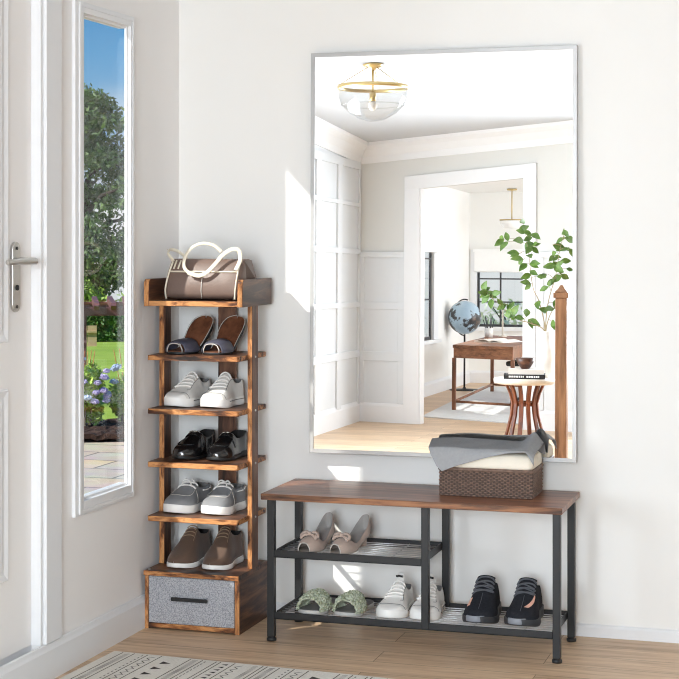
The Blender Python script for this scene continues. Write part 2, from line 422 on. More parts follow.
MB().prism([(LX-.2, -12), (5.1, -12), (5.1, .12), (LX-.2, .12)], -.06, 0).build('floor', 'floor')['kind'] = 'structure'
WT = .03
w = MB().box((-WT, 0, 0), (5.1, .12, ZT)).build('wall_back', 'wall'); struct(w)
# left wall with the tall narrow side window, built round its opening
WY0, WY1, WZ0, WZ1 = -.713, -.397, .452, 1.825
WT = .03      # the side wall is a thin panelled partition
LE = -1.64    # where it ends beside the door
w = MB()
w.prism([(0, WY1), (0, 0), (-WT, 0), (-WT, WY1+.045)], 0, ZT)   # splayed jamb
for lo, hi in [((-WT, WY0, 0), (0, WY1, WZ0)), ((-WT, WY0, WZ1), (0, WY1, ZT)), ((-WT, -.945, 0), (0, WY0, ZT)),
               ((-WT, LE, 2.06), (0, -.945, ZT)), ((-WT, LE, 0), (0, -1.61, 2.06))]:
    w.box(lo, hi)
struct(w.build('wall_left', 'wall_side'))
struct(MB().prism([(LX-.12, -3.0), (LX, -3.0), (-WT, LE), (-WT, LE+.09)], 0, ZT).build('wall_return', 'wall_side'))   # slants back to the recess
# recessed wall with an unseen opening near the return, added for the left fill
w = MB()
for lo, hi in [((LX-.12, -5.2, 0), (LX, -3.0, .45)), ((LX-.12, -5.2, 2.0), (LX, -3.0, ZT)), ((LX-.12, -7.05, 0), (LX, -5.2, ZT))]:
    w.box(lo, hi)
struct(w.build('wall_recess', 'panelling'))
struct(MB().box((5.0, -12, 0), (5.1, .12, ZT)).build('wall_right', 'wall'))
# ceiling of the entry, gently sloping
def pt(x, y, d=0): return (x, y, ceil_z(x, y)+d)
cs = [(-WT, .12), (5.1, .12), (5.1, -5.77), (LX-.12, -7.0), (LX-.12, -3.0), (-WT, LE+.05)]
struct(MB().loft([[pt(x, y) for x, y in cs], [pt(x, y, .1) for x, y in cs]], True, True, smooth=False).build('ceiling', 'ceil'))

# opposite wall (behind the camera, seen in the mirror) with the doorway
S0, S1 = .495, 1.305
def topz(s): return 1.717+(s-S0)*.074
def wallpiece(poly, t=.05):
    b = MB(); n = len(poly)
    b.loft([[ow(s, 0, z) for s, z in poly], [ow(s, -t, z) for s, z in poly]], True, True, smooth=False); return b
w = MB()
for poly in [[(-.1, 0), (S0, 0), (S0, 2.6), (-.1, 2.6)], [(S0, topz(S0)), (S1, topz(S1)), (S1, 2.6), (S0, 2.6)], [(S1, 0), (1.95, 0), (1.95, 2.65), (S1, 2.6)], [(1.95, 0), (3.55, 0), (3.55, .5), (1.95, .5)], [(1.95, 2.1), (3.55, 2.1), (3.55, 2.7), (1.95, 2.65)], [(3.55, 0), (6.3, 0), (6.3, 2.8), (3.55, 2.7)]]:  # gap beyond the doorway is an unseen opening added for the front fill
    b = wallpiece(poly); w.add(b.v, b.f)
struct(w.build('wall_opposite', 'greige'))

def mould(b, p0, p1, nrm, prof, mat=0):
    """a moulding from p0 to p1 (points on the wall): prof = [(out, z)] with z added to the end points"""
    nrm = Vector(nrm)
    b.loft([[Vector(p)+nrm*o+Vector((0, 0, z)) for o, z in prof] for p in (p0, p1)], True, True, mat, smooth=False)
def rectprof(t, z0, z1): return [(0, z0), (t, z0), (t, z1), (0, z1)]

# doorway casing
b = MB()
def cas(poly, t=.022): b.loft([[ow(s, 0.0005, z) for s, z in poly], [ow(s, t, z) for s, z in poly]], True, True, smooth=False)
SL, SR = .376, 1.392
cas([(SL, 0), (S0, 0), (S0, topz(S0)), (SL, topz(SL))])
cas([(S1, 0), (SR, 0), (SR, topz(SR)), (S1, topz(S1))])
cas([(SL, topz(SL)), (SR, topz(SR)), (SR, topz(SR)+.098), (SL, topz(SL)+.098)])
for s0, s1 in ((S0-.002, S0+.012), (S1-.012, S1+.002)):
    b.loft([[ow(s0, .012, 0), ow(s1, .012, 0), ow(s1, -.06, 0), ow(s0, -.06, 0)], [ow(s0, .012, topz(s0)), ow(s1, .012, topz(s1)), ow(s1, -.06, topz(s1)), ow(s0, -.06, topz(s0))]], True, True, smooth=False)
struct(b.build('trim_1', 'trim', None, .002))
# crown mouldings of the entry
crown = [(0, -.145), (.012, -.145), (.02, -.10), (.05, -.05), (.085, -.02), (.09, 0.005), (0, .005)]
b = MB()
pa, pb = ow(-.02, 0, 0), ow(6.2, 0, 0)
mould(b, (pa[0], pa[1], ceil_z(pa[0], pa[1])), (pb[0], pb[1], ceil_z(pb[0], pb[1])), ON, crown)
struct(b.build('trim_2', 'trim'))
b = MB(); mould(b, (LX, -6.95, ceil_z(LX, -6.95)), (LX, -3.0, ceil_z(LX, -3.0)), (1, 0, 0), crown)
struct(b.build('trim_3', 'trim'))
# panelling rails and stiles on the recessed wall
b = MB()
for z0, z1 in [(1.585, 1.615), (1.235, 1.275), (.845, .885), (.475, .53)]:
    mould(b, (LX, -6.91, 0), (LX, -5.25, 0), (1, 0, 0), rectprof(.014, z0, z1))
mould(b, (LX, -6.91, 0), (LX, -5.25, 0), (1, 0, 0), rectprof(.014, 1.86, 1.92))
for y0, y1 in [(-6.91, -6.86), (-6.38, -6.27), (-5.84, -5.72)]:
    b.box((LX, y0, .13), (LX+.0135, y1, 1.9))
struct(b.build('trim_4', 'panelling', None, .003))
# wainscot of the opposite wall
b = MB()
for (sa, sb) in ((0, SL), (SR, 1.93)):
    mould(b, ow(sa, 0, 0), ow(sb, 0, 0), ON, [(0, 0), (.006, 0), (.006, 1.24), (0, 1.24)])
    for z0, z1, t in [(1.215, 1.255, .022), (.83, .885, .016), (.45, .52, .016)]:
        mould(b, ow(sa, 0, 0), ow(sb, 0, 0), ON, rectprof(t, z0, z1))
for s0, s1 in [(0, .05), (.325, SL), (SR, 1.45)]:
    mould(b, ow(s0, 0, 0), ow(s1, 0, 0), ON, rectprof(.0155, .14, 1.22))
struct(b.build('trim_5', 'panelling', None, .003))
# baseboards
base = [(0, 0), (.013, 0), (.013, .082), (.009, .09), (.007, .098), (0, .1)]
b = MB(); mould(b, (0, LE, 0), (0, 0, 0), (1, 0, 0), [(o+.001, z) for o, z in base]); struct(b.build('baseboard_left', 'trim'))
backb = [(0, 0), (.009, 0), (.009, .02), (.005, .028), (0, .03)]
b = MB(); mould(b, (.014, 0, 0), (5.0, 0, 0), (0, -1, 0), [(0, 0), (.009, 0), (.009, .028), (.006, .034), (0, .037)]); struct(b.build('baseboard_back', 'trim'))
tall = [(0, 0), (.016, 0), (.016, .12), (.010, .135), (0, .15)]
b = MB(); mould(b, (LX, -6.9, 0), (LX, -3.0, 0), (1, 0, 0), tall); struct(b.build('baseboard_recess', 'trim'))
b = MB(); mould(b, ow(0.017, 0, 0), ow(SL, 0, 0), ON, tall); mould(b, ow(SR, 0, 0), ow(6.2, 0, 0), ON, tall); struct(b.build('baseboard_opposite', 'trim'))

# side window: casing, sash, glass
w1 = bpy.data.objects.new('window_1', None); COL.objects.link(w1); w1.location = (0, (WY0+WY1)/2, WZ0); struct(w1)
OY0, OY1, OZ0, OZ1 = -.768, -.372, .413, 1.856
def L1(p): return (p[0], p[1]-(WY0+WY1)/2, p[2]-WZ0)
def boxes(b, lst, f):
    for lo, hi in lst: b.box(f(lo), f(hi))
b = MB(); boxes(b, [((0.0005, OY0, OZ0), (.012, WY0, OZ1)), ((0.0005, WY1, OZ0), (.012, OY1, OZ1)), ((0.0005, WY0, OZ0), (.012, WY1, WZ0)), ((0.0005, WY0, WZ1), (.012, WY1, OZ1))], L1)
boxes(b, [((.012, OY0+.02, OZ0+.006), (.017, OY0+.034, OZ1-.006)), ((.012, OY1-.016, OZ0+.006), (.015, OY1-.006, OZ1-.006)), ((.012, OY0+.034, OZ0+.006), (.015, OY1-.016, OZ0+.016)), ((.012, OY0+.034, OZ1-.016), (.015, OY1-.016, OZ1-.006))], L1)
b.build('window_frame', 'trim', w1, .002)
b = MB(); e = .008
boxes(b, [((-.028, WY0, WZ0), (-.004, WY0+e, WZ1)), ((-.006, WY1-.002, WZ0), (.0, WY1, WZ1)), ((-.028, WY0+e, WZ0), (-.004, WY1-.003, WZ0+.006)), ((-.028, WY0+e, WZ1-.006), (-.004, WY1-.003, WZ1))], L1)
b.build('sash', 'trim', w1, .0015)
MB().box(L1((-.012, WY0+e, WZ0+.006)), L1((-.009, WY1+.012, WZ1-.006))).build('pane', 'glass', w1)

# entry door
d1 = bpy.data.objects.new('door_1', None); COL.objects.link(d1); d1.location = (0, -1.45, 0); struct(d1)
DY = 1.45
b = MB()
b.box((-.062, -1.605+DY, .102), (-.024, -.958+DY, 2.05))
b.build('door_leaf', 'wall_side', d1, .002)
b = MB()
def dpanel(y0, y1, z0, z1):
    # raised panel with a sloping border
    r = lambda d, x: [(x, y0+d+DY, z0+d), (x, y1-d+DY, z0+d), (x, y1-d+DY, z1-d), (x, y0+d+DY, z1-d)]
    b.loft([r(0, -.0238), r(.004, -.018), r(.012, -.020), r(.022, -.0228), r(.04, -.0165), r(.05, -.0165)], True, True, smooth=False)
for y0, y1 in ((-1.54, -1.37), (-1.27, -1.09)):
    dpanel(y0, y1, .30, .80); dpanel(y0, y1, .92, 1.92)
b.build('door_panel', 'trim', d1)
b = MB()
b.box((-.06, -.9565+DY, .101), (.003, -.94+DY, 2.0605)); b.box((.0004, -.9395+DY, .101), (.012, -.85+DY, 2.12))
b.box((0.0005, LE+DY, 2.061), (.0118, -.9397+DY, 2.12)); b.box((-.06, LE+.002+DY, .0), (-.031, -.94+DY, .1))
b.build('door_frame', 'trim', d1, .0015)
b = MB(); hy = -1.158
def plate(y, z0, z1, wd, x0, x1):
    pts = [(y+wd*cos(a), z1-wd+wd*sin(a)) for a in [pi*k/10 for k in range(11)]]+[(y+wd*cos(a), z0+wd+wd*sin(a)) for a in [pi+pi*k/10 for k in range(11)]]
    b.loft([[(x, p[0]+DY, p[1]) for p in pts] for x in (x0, x1)], True, True, smooth=False)
hb = bpy.data.objects.new('handle', None)
plate(-1.053, .998, 1.182, .021, -.0235, -.016)
hp = b.build('handle_plate', 'chrome', d1, .001)
b = MB(); ly = -1.053+DY
b.tube([(-.016, ly, 1.131), (.03, ly, 1.131)], .0105, 14)
b.tube([(.03, ly-.135, 1.1305), (.03, ly-.13, 1.1305), (.03, ly-.08, 1.131), (.03, ly-.03, 1.1315), (.03, ly+.012, 1.1315), (.03, ly+.02, 1.1315)], [.005, .0075, .0085, .0105, .0105, .006], 14)
b.build('lever', 'chrome', d1)
b = MB()
for z in (1.165, 1.012): b.tube([(-.017, ly, z), (-.0135, ly, z)], .0045, 10)
b.tube([(-.017, ly, 1.062), (-.0125, ly, 1.062)], .0075, 12); b.box((-.0126, ly-.0015, 1.056), (-.0115, ly+.0015, 1.068))
b.build('keyhole', 'black_plastic', d1)

# ------------------------------------------------------------------ shoe tower
R0 = (.17, -.18, 0)
rack = empty('shoe_rack', R0, 'tall narrow rustic brown shoe tower with open shelves standing in the corner', 'shoe rack')
def lr(p): return (p[0]-R0[0], p[1]-R0[1], p[2]-R0[2])
def rb(name, lo, hi, mats, bevel=.0012, front=None):
    b = MB(); b.box(lr(lo), lr(hi), 0, front); return b.build(name, mats, rack, bevel, 1)
def shelfpoly(x0, x1, y0, y1, c=.007):
    pts = []
    for cx, cy, a0 in ((x0+c, y0+c, pi), (x1-c, y0+c, 1.5*pi)):
        for k in range(6):
            a = a0+k/5*pi/2; pts.append((cx+c*cos(a), cy+c*sin(a)))
    yn0, yn1 = -.201, -.147
    pts += [(x1, yn0), (x1-.008, yn0), (x1-.008, yn1), (x1, yn1), (x1, y1), (x0, y1), (x0, yn1), (x0+.016, yn1), (x0+.016, yn0), (x0, yn0)]
    return [(x-R0[0], y-R0[1]) for x, y in pts]
SHZ = [.343, .508, .670, .834]
for z in SHZ:
    MB().prism(shelfpoly(.02, .316, -.296, -.050), z-.016, z, 0, 1).build('shelf', ['rustic_x', 'edge_x'], rack, .001, 1)
# posts
for x0, x1 in ((.018, .0355), (.3105, .326)):
    rb('post', (x0, -.2, .1785), (x1, -.148, .983), ['rustic_z', 'edge_z'], .001, 1)
rb('back_post', (.155, -.0495, .1785), (.214, -.036, .983), ['rustic_z', 'edge_z'])
for z in SHZ:
    MB().tube([lr((.326, -.174, z-.008)), lr((.3285, -.174, z-.008))], .0035, 10).build('screw', 'screw', rack)
# tray
t = MB(); t.box(lr((.032, -.31, .984)), lr((.3185, -.05, 1.0)), 0, 1); t.build('tray_board', ['rustic_x', 'edge_x'], rack, .001, 1)
def tside(x0, x1):
    c = .014; prof = [(-.31, .983), (-.05, .983), (-.05, 1.066)]
    for k in range(6):
        a = pi/2+k/5*pi/2; prof.append((-.31+c+c*cos(a), 1.066-c+c*sin(a)))
    b = MB()
    n = len(prof)
    b.loft([[lr((x, y, z)) for y, z in prof] for x in (x0, x1)], True, True, 0, smooth=False, matfn=lambda i, j: 1 if (j >= n-2 or j >= 4) else 0)
    return b.build('tray_side', ['rustic_y', 'edge_z'], rack, .001, 1)
tside(.015, .0318); tside(.3187, .3355)
rb('tray_back', (.032, -.0495, .984), (.3185, -.037, 1.05), 'rustic_x')
# drawer box
rb('box_side', (.014, -.30, .0), (.0265, -.05, .163), ['rustic_y', 'edge_z'], .001, 1)
rb('box_side', (.3065, -.30, .0), (.3225, -.05, .163), ['rustic_y', 'edge_z'], .001, 1)
rb('box_top', (.0135, -.31, .1635), (.3235, -.05, .178), ['rustic_x', 'edge_x'], .001, 1)
rb('box_bottom', (.027, -.30, .004), (.306, -.05, .0185), ['rustic_x', 'edge_x'], .001, 1)
rb('box_back', (.027, -.058, .019), (.306, -.05, .163), 'rustic_x')
dr = rb('drawer', (.0275, -.302, .0195), (.3055, -.07, .1615), 'tweed', .002)
b = MB(); b.box(lr((.107, -.318, .0925)), lr((.224, -.312, .1035))); b.box(lr((.114, -.3125, .094)), lr((.122, -.3015, .102))); b.box(lr((.209, -.3125, .094)), lr((.217, -.3015, .102)))
b.build('drawer_handle', 'black_plastic', dr, .001)
b = MB(); b.tube([lr((.024, -.29, .178)), lr((.024, -.29, .1805))], .004, 10); b.build('screw', 'screw', rack)

# ------------------------------------------------------------------ shoes
def interp(kn, t):
    xs = [k[0] for k in kn]; ys = [k[1] for k in kn]
    return float(np.interp(t, xs, ys))
HW = [(0, 0), (.008, .12), (.03, .22), (.08, .31), (.16, .36), (.28, .355), (.42, .36), (.55, .42), (.68, .485), (.78, .49), (.86, .445), (.92, .36), (.96, .265), (.985, .165), (1, 0)]
HW_POINT = [(0, 0), (.008, .12), (.03, .21), (.08, .29), (.16, .34), (.28, .33), (.42, .34), (.55, .40), (.66, .45), (.76, .44), (.84, .39), (.90, .32), (.95, .23), (.985, .12), (1, 0)]
TS = [0, .008, .02, .04, .07, .1, .14, .19, .24, .29, .33, .36, .40, .45, .5, .55, .6, .66, .72, .78, .83, .87, .9, .93, .955, .975, .99, 1]
class Shoe:
    def __init__(s, name, pos, L, W, label, group, rz=0, m=1, hw=HW, zs=[(0, 0), (1, 0)], cat='shoe'):
        s.root = empty(name, pos, label, cat, group, rz); s.L = L; s.W = W; s.m = m; s.hw = hw; s.zs = zs
    def y(s, t): return s.L/2-t*s.L
    def c(s, t): return s.m*s.W*.09*(max(0, t-.35)-.25)
    def w(s, t): return interp(s.hw, t)*s.W
    def z(s, t): return interp(s.zs, t)
    def sole(s, mat, th, out=.003, name='sole', mats=None, t0=0, t1=1, spring=.006, z0=None, foot=False):
        rings = []
        ts = [t for t in TS if t0 <= t <= t1]
        for t in ts:
            w = max(s.w(t), 0)
            o = out*min(1, w/(.1*s.W+1e-6))
            w = w+o
            yy = s.y(t)+(out*.8 if t < .02 else (-out*.8 if t > .98 else 0))
            hh = interp(th, t) if isinstance(th, list) else th
            zb = s.z(t)+(spring*max(0, (t-.75)/.25)**2 if not foot else 0)
            c = s.c(t)
            if w < 1e-4: w = .0005
            rings.append([(c-w*.97, yy, zb), (c+w*.97, yy, zb), (c+w, yy, zb+hh*.3), (c+w*.985, yy, zb+hh), (c-w*.985, yy, zb+hh), (c-w, yy, zb+hh*.3)])
        b = MB(); b.loft(rings, True, True, 0, True, (lambda i, j: 1 if (mats and j == 3) else 0))
        return b.build(name, [mat]+(mats or []), s.root, .0012, 2)
    def upper(s, mats, z0, hr, hc, wt, topen=.36, t0=0, t1=1, name='upper', caps_t=.84, sub=1, bulge=.05, inset=.0):
        rings = []; ts = [t for t in TS if t0 <= t <= t1]
        for t in ts:
            w = max(s.w(t)-inset, .0004); wr = interp(wt, t)*w
            zb = s.z(t); zz = zb+(interp(z0, t) if isinstance(z0, list) else z0); r = zb+interp(hr, t); hc_ = zb+interp(hc, t)
            if t <= .01: hc_ = r
            right = []
            for k in range(6):
                a = k/5
                right.append((w+(wr-w)*a**1.7+bulge*w*sin(pi*a), zz+(r-zz)*a))
            if t < topen and t > .01:
                d = r-hc_
                right += [(wr*.95, r+.0015), (wr*.86, r-.25*d), (wr*.74, hc_+.08*d), (0, hc_)]
            else:
                for bq in (.25, .5, .75, 1):
                    right.append((wr*cos(bq*pi/2), r+(hc_-r)*sin(bq*pi/2)))
            c = s.c(t); yy = s.y(t)
            pts = [(c-x, yy, z) for x, z in right]+[(c+x, yy, z) for x, z in right[:-1][::-1]]
            rings.append(pts)
        n = len(rings[0])
        def mf(i, j):
            t = ts[i]
            if t < topen-.001 and 6 <= j <= n-8: return 1
            if t >= caps_t and len(mats) > 2: return 2
            return 0
        b = MB(); b.loft(rings, False, False, 0, True, mf)
        s.hr, s.hc, s.wt, s.ts, s.z0 = hr, hc, wt, ts, z0
        return b.build(name, mats, s.root, 0, 2, sub)
    def top(s, t, f, lift=.002):
        """a point on the instep: f from -1 (left eyestay) to 1"""
        w = s.w(t); wr = interp(s.wt, t)*w; r = interp(s.hr, t); h = interp(s.hc, t)
        a = max(-1, min(1, f)); 
        x = wr*sin(a*pi/2); z = r+(h-r)*cos(a*pi/2)
        return Vector((s.c(t)+x, s.y(t), s.z(t)+z+lift))
    def side(s, t, a, sgn, lift=.001):
        w = s.w(t); wr = interp(s.wt, t)*w; r = interp(s.hr, t); zz = interp(s.z0, t) if isinstance(s.z0, list) else s.z0
        return Vector((s.c(t)+sgn*(w+(wr-w)*a**1.7+.05*w*sin(pi*a)+lift), s.y(t), s.z(t)+zz+(r-zz)*a))
    def laces(s, mat, t0, t1, n, r=.0017, f=.95, slant=.012, bow=False, name='lace', lift=.0025):
        b = MB()
        for i in range(n):
            t = t0+(t1-t0)*i/max(1, n-1)
            pts = [s.top(t+slant*(1 if k % 2 else 0)*0+slant*(-ff), ff*f, lift) for k, ff in enumerate((-1, -.6, -.2, .2, .6, 1))]
            b.tube(smoothpath(pts, 2), r, 6)
        if bow:
            p = s.top(t0, 0, .005)
            for sg in (-1, 1):
                lp = smoothpath([p, p+Vector((sg*.012, -.004, .006)), p+Vector((sg*.022, -.008, -.001)), p+Vector((sg*.014, -.010, -.002)), p], 4)
                b.tube(lp, r, 6)
                b.tube(smoothpath([p, p+Vector((sg*.010, -.012, 0)), p+Vector((sg*.02, -.022, -.012))], 4), r*.8, 6)
        return b.build(name, mat, s.root)

def line_on(s, mat, specs, r=.0009, name='stitching'):
    """specs: list of lists of points"""
    b = MB()
    for pts in specs: b.tube(smoothpath(pts, 3), r, 5)
    return b.build(name, mat, s.root)

# slate blue open slides with high brown footbeds
HW_SLIDE = [(0, 0), (.006, .14), (.02, .25), (.05, .36), (.1, .43), (.16, .465), (.24, .47), (.36, .44), (.48, .43), (.6, .46), (.7, .49), (.8, .49), (.88, .44), (.93, .37), (.97, .25), (.99, .14), (1, 0)]
def slide(pos, label, m, rz=0):
    zs = [(0, .088), (.1, .072), (.2, .056), (.3, .038), (.4, .02), (.5, .007), (.58, 0), (1, 0)]
    s = Shoe('slide_sandal', pos, .18, .088, label, 'slate blue slides on the top shelf', rz, m, HW_SLIDE, zs, 'sandal')
    s.sole('black_sole', [(0, .012), (.5, .012), (1, .007)], .0005, 'sole', None, 0, 1, 0)
    rings = []
    for t in TS:
        w = max(s.w(t)*.985, .0004); z = s.z(t)+interp([(0, .013), (.5, .013), (1, .008)], t)
        cup = .010*max(0, 1-t/.5)
        rings.append([(s.c(t)+w*f, s.y(t), z+cup*f*f) for f in (-1, -.6, 0, .6, 1)])
    b = MB(); b.loft(rings, False, False); b.build('footbed', 'insole_brown', s.root, 0, 2, 1, .003, off=1)
    hk = [(.45, .036), (.6, .044), (.8, .042), (.93, .034), (1, .028)]
    s.upper(['navy', 'navy'], .006, [(0, .02), (1, .024)], hk, [(0, .86), (1, .86)], 0, .54, .95, 'strap', 2, 1).modifiers.new('so', 'SOLIDIFY').thickness = .0025
    t = .955
    lo = [s.side(t, a, -1) for a in (0, .5)]; hi = [s.side(t, a, 1) for a in (.5, 0)]
    MB().tube(lo+[s.top(t, k/6, .0008)+Vector((0, -.001, 0)) for k in range(-6, 7)]+hi, .0016, 6).build('piping', 'pale_edge', s.root)
    T2 = [0, .006, .02, .05, .1, .16, .24, .36, .5]
    rim = [(s.c(q)+s.w(q)*1.0, s.y(q), s.z(q)+interp([(0, .024), (.5, .015)], q)) for q in T2]
    rim2 = [(2*s.c(q)-x, y, z) for (x, y, z), q in zip(rim, T2)]
    MB().tube(smoothpath(rim[::-1]+rim2[1:], 3), .0012, 5).build('piping', 'pale_edge', s.root)
SH = 'standing on the {} shelf of the shoe tower'
slide((.106, -.165, .8345), 'slate blue slide sandal with brown footbed, farther from the bench, topmost open shelf', -1, radians(-10))
slide((.216, -.158, .8345), 'slate blue slide sandal with brown footbed, nearer the bench, topmost open shelf', 1, radians(-8))

SN = dict(hr=[(0, .075), (.06, .078), (.2, .066), (.3, .068), (.36, .08), (.5, .072), (.65, .056), (.8, .043), (.92, .036), (1, .026)],
          hc=[(0, .04), (.33, .036), (.36, .100), (.42, .100), (.5, .086), (.6, .069), (.7, .055), (.8, .046), (.9, .040), (.96, .035), (1, .028)],
          wt=[(0, .82), (.2, .78), (.36, .62), (.5, .6), (.65, .66), (.8, .78), (1, .85)])
def sneaker(pos, label, m, group, L=.185, W=.094, k=1.0, name='canvas_sneaker', rz=0, tongue=False):
    s = Shoe(name, pos, L, W, label, group, rz, m)
    sc = lambda kn: [(t, z*k) for t, z in kn]
    s.sole('white_rubber', .026*k, .003, 'sole')
    s.upper(['white_canvas' if not tongue else 'white_leather', 'grey_lining', 'white_rubber'], .022*k, sc(SN['hr']), sc(SN['hc']), SN['wt'])
    s.laces('lace_white', .42, .66, 5, .0026, .9, .014)
    # eyestay edges, toe cap seam and the dark foxing line
    ey = [[s.top(t, sg*.95, .0006) for t in (.37, .45, .55, .66, .70)]+([s.top(.72, sg*.5, .0008)]) for sg in (-1, 1)]
    cap = [[s.side(.80, .0, -1)]+[s.side(.82, .6, -1)]+[s.top(.83, f, .0008) for f in (-.9, -.4, 0, .4, .9)]+[s.side(.82, .6, 1), s.side(.80, 0, 1)]]
    line_on(s, 'grey_lining', ey+cap, .0008)
    for sg in (-1, 1):
        line_on(s, 'black_sole', [[(s.c(t)+sg*(s.w(t)+.0034), s.y(t), .019*k) for t in (.1, .2, .35, .5, .62, .72)]], .0010, 'foxing_stripe')
    if tongue:
        b = MB(); pts = []
        b.grid(lambda u, v: s.top(.37-.01*v, (u-.5)*1.0, .003)+Vector((0, .012*v, .022*v*(1-(2*u-1)**4*.6))), 8, 4)
        b.build('tongue', 'white_leather', s.root, 0, 2, 1, .004)
        b = MB()
        for i in range(3):
            p = s.top(.37, -.22+.22*i, .012)+Vector((0, -.001, .004)); b.box((p.x-.0035, p.y-.004, p.z-.003), (p.x+.0035, p.y-.002, p.z+.003))
        b.build('tongue_label', 'black_sole', s.root)
        b = MB()
        for t in (.14, .3): pass
    # heel tab
    b = MB(); b.grid(lambda u, v: Vector((s.c(.03)+(u-.5)*.02, s.y(0)+.001-.002*abs(2*u-1), (.03+.046*v)*k)), 4, 4); b.build('heel_tab', 'white_rubber', s.root, 0, 2, 0, .002)
    return s
sneaker((.100, -.158, .6705), 'white canvas lace-up sneaker, farther from the bench, third open shelf from the floor', -1, 'white sneakers on the tower', rz=radians(-13))
sneaker((.213, -.154, .6705), 'white canvas lace-up sneaker nearer the bench, third open shelf from the floor', 1, 'white sneakers on the tower', rz=radians(-11))

def loafer(pos, label, m):
    s = Shoe('loafer', pos, .19, .094, label, 'black loafers on the tower', radians(-9), m, HW_POINT)
    s.sole('black_sole', [(0, .020), (.3, .020), (.32, .010), (1, .009)], .002, 'sole')
    s.upper(['black_patent', 'dark_lining'], .010, [(0, .076), (.05, .077), (.2, .064), (.34, .058), (.45, .066), (.6, .054), (.75, .042), (.9, .034), (1, .022)],
            [(0, .03), (.36, .03), (.41, .082), (.5, .078), (.6, .064), (.72, .051), (.85, .043), (.94, .035), (1, .024)],
            [(0, .9), (.2, .88), (.4, .74), (.6, .68), (.8, .78), (1, .85)], .40)
    b = MB(); b.grid(lambda u, v: (s.top(.50+.07*v, (u-.5)*2.4, .0022) if abs(u-.5) < .42 else s.side(.50+.07*v, .55, 1 if u > .5 else -1, .002)), 14, 3)
    b.build('strap', 'black_patent', s.root, 0, 2, 1, .0015)
    b = MB(); p = s.top(.53, 0, .007)
    for sg in (-1, 1):
        c = p+Vector((sg*.0085, 0, -.001))
        b.tube([c+Vector((.0055*cos(a), .0045*sin(a), .001*cos(a))) for a in [2*pi*k/10 for k in range(10)]], .0015, 6, 0, True)
    b.tube([p+Vector((-.006, 0, 0)), p+Vector((.006, 0, 0))], .0018, 6)
    b.build('metal_bit', 'gold', s.root)
    apron = [[s.top(.50, -.9, .001), s.top(.6, -.95, .001), s.top(.7, -.9, .001), s.top(.79, -.6, .001), s.top(.82, 0, .001), s.top(.79, .6, .001), s.top(.7, .9, .001), s.top(.6, .95, .001), s.top(.5, .9, .001)]]
    line_on(s, 'black_patent', apron, .0014, 'apron_seam')
loafer((.118, -.155, .5085), 'glossy black loafer with metal bit, farther from the bench, second open shelf from the floor', -1)
loafer((.226, -.152, .5085), 'glossy black loafer with metal bit, nearer the bench, second open shelf from the floor', 1)

def boat(pos, label, m):
    s = Shoe('boat_shoe', pos, .19, .1, label, 'grey boat shoes on the tower', radians(-10), m)
    s.sole('white_rubber', .025, .003, 'sole')
    s.upper(['grey_suede', 'grey_lining'], .022, [(0, .072), (.06, .074), (.2, .066), (.34, .066), (.45, .074), (.6, .062), (.75, .048), (.9, .040), (1, .028)],
            [(0, .035), (.38, .034), (.43, .084), (.5, .083), (.6, .072), (.72, .058), (.84, .051), (.94, .042), (1, .030)],
            [(0, .82), (.2, .8), (.42, .72), (.6, .72), (.8, .8), (1, .86)], .42)
    s.laces('lace_white', .47, .56, 2, .0026, 1.0, .01, True)
    ap = [[s.top(.44, -1, .001), s.top(.56, -1, .001), s.top(.68, -.95, .001), s.top(.77, -.6, .001), s.top(.80, 0, .001), s.top(.77, .6, .001), s.top(.68, .95, .001), s.top(.56, 1, .001), s.top(.44, 1, .001)]]
    ap += [[s.side(.6, .1, sg), s.side(.57, .5, sg), s.side(.55, .95, sg)] for sg in (-1, 1)]
    line_on(s, 'pale_edge', ap, .0009)
    for sg in (-1, 1):
        for tt in ((.18, .22, .26, .30, .34), (.06, .09, .12, .14)): line_on(s, 'lace_white', [[s.side(t, .84, sg, .0022) for t in tt]], .0023, 'collar_lace')
boat((.100, -.160, .3435), 'grey boat shoe with white laces and sole, farther from the bench, lowest open shelf', -1)
boat((.217, -.152, .3435), 'grey boat shoe with white laces and sole, nearer the bench, lowest open shelf', 1)

def oxford(pos, label, m):
    s = Shoe('lace_up_shoe', pos, .20, .102, label, 'brown lace-up shoes on the drawer box', radians(-5), m, HW_POINT)
    s.sole('white_rubber', [(0, .022), (.4, .018), (.8, .015), (1, .013)], .003, 'sole')
    s.upper(['brown_suede', 'dark_lining'], .012, [(0, .09), (.06, .094), (.2, .084), (.32, .088), (.4, .094), (.5, .082), (.65, .058), (.8, .042), (.92, .034), (1, .022)],
            [(0, .04), (.34, .04), (.38, .115), (.44, .112), (.55, .09), (.68, .064), (.8, .05), (.9, .041), (.96, .034), (1, .024)],
            [(0, .78), (.2, .74), (.38, .6), (.5, .6), (.65, .66), (.8, .78), (1, .85)], .37)
    s.laces('lace_brown', .42, .56, 4, .0016, .55, .012)
    for sg in (-1, 1): line_on(s, 'lace_brown', [[s.top(t, sg*.62, .0008) for t in (.38, .46, .56, .6)]], .0007)
oxford((.108, -.170, .1785), 'brown suede lace-up shoe with white sole on the drawer box, farther from the bench', -1)
oxford((.218, -.165, .1785), 'brown suede lace-up shoe with white sole on the drawer box, nearer the bench', 1)

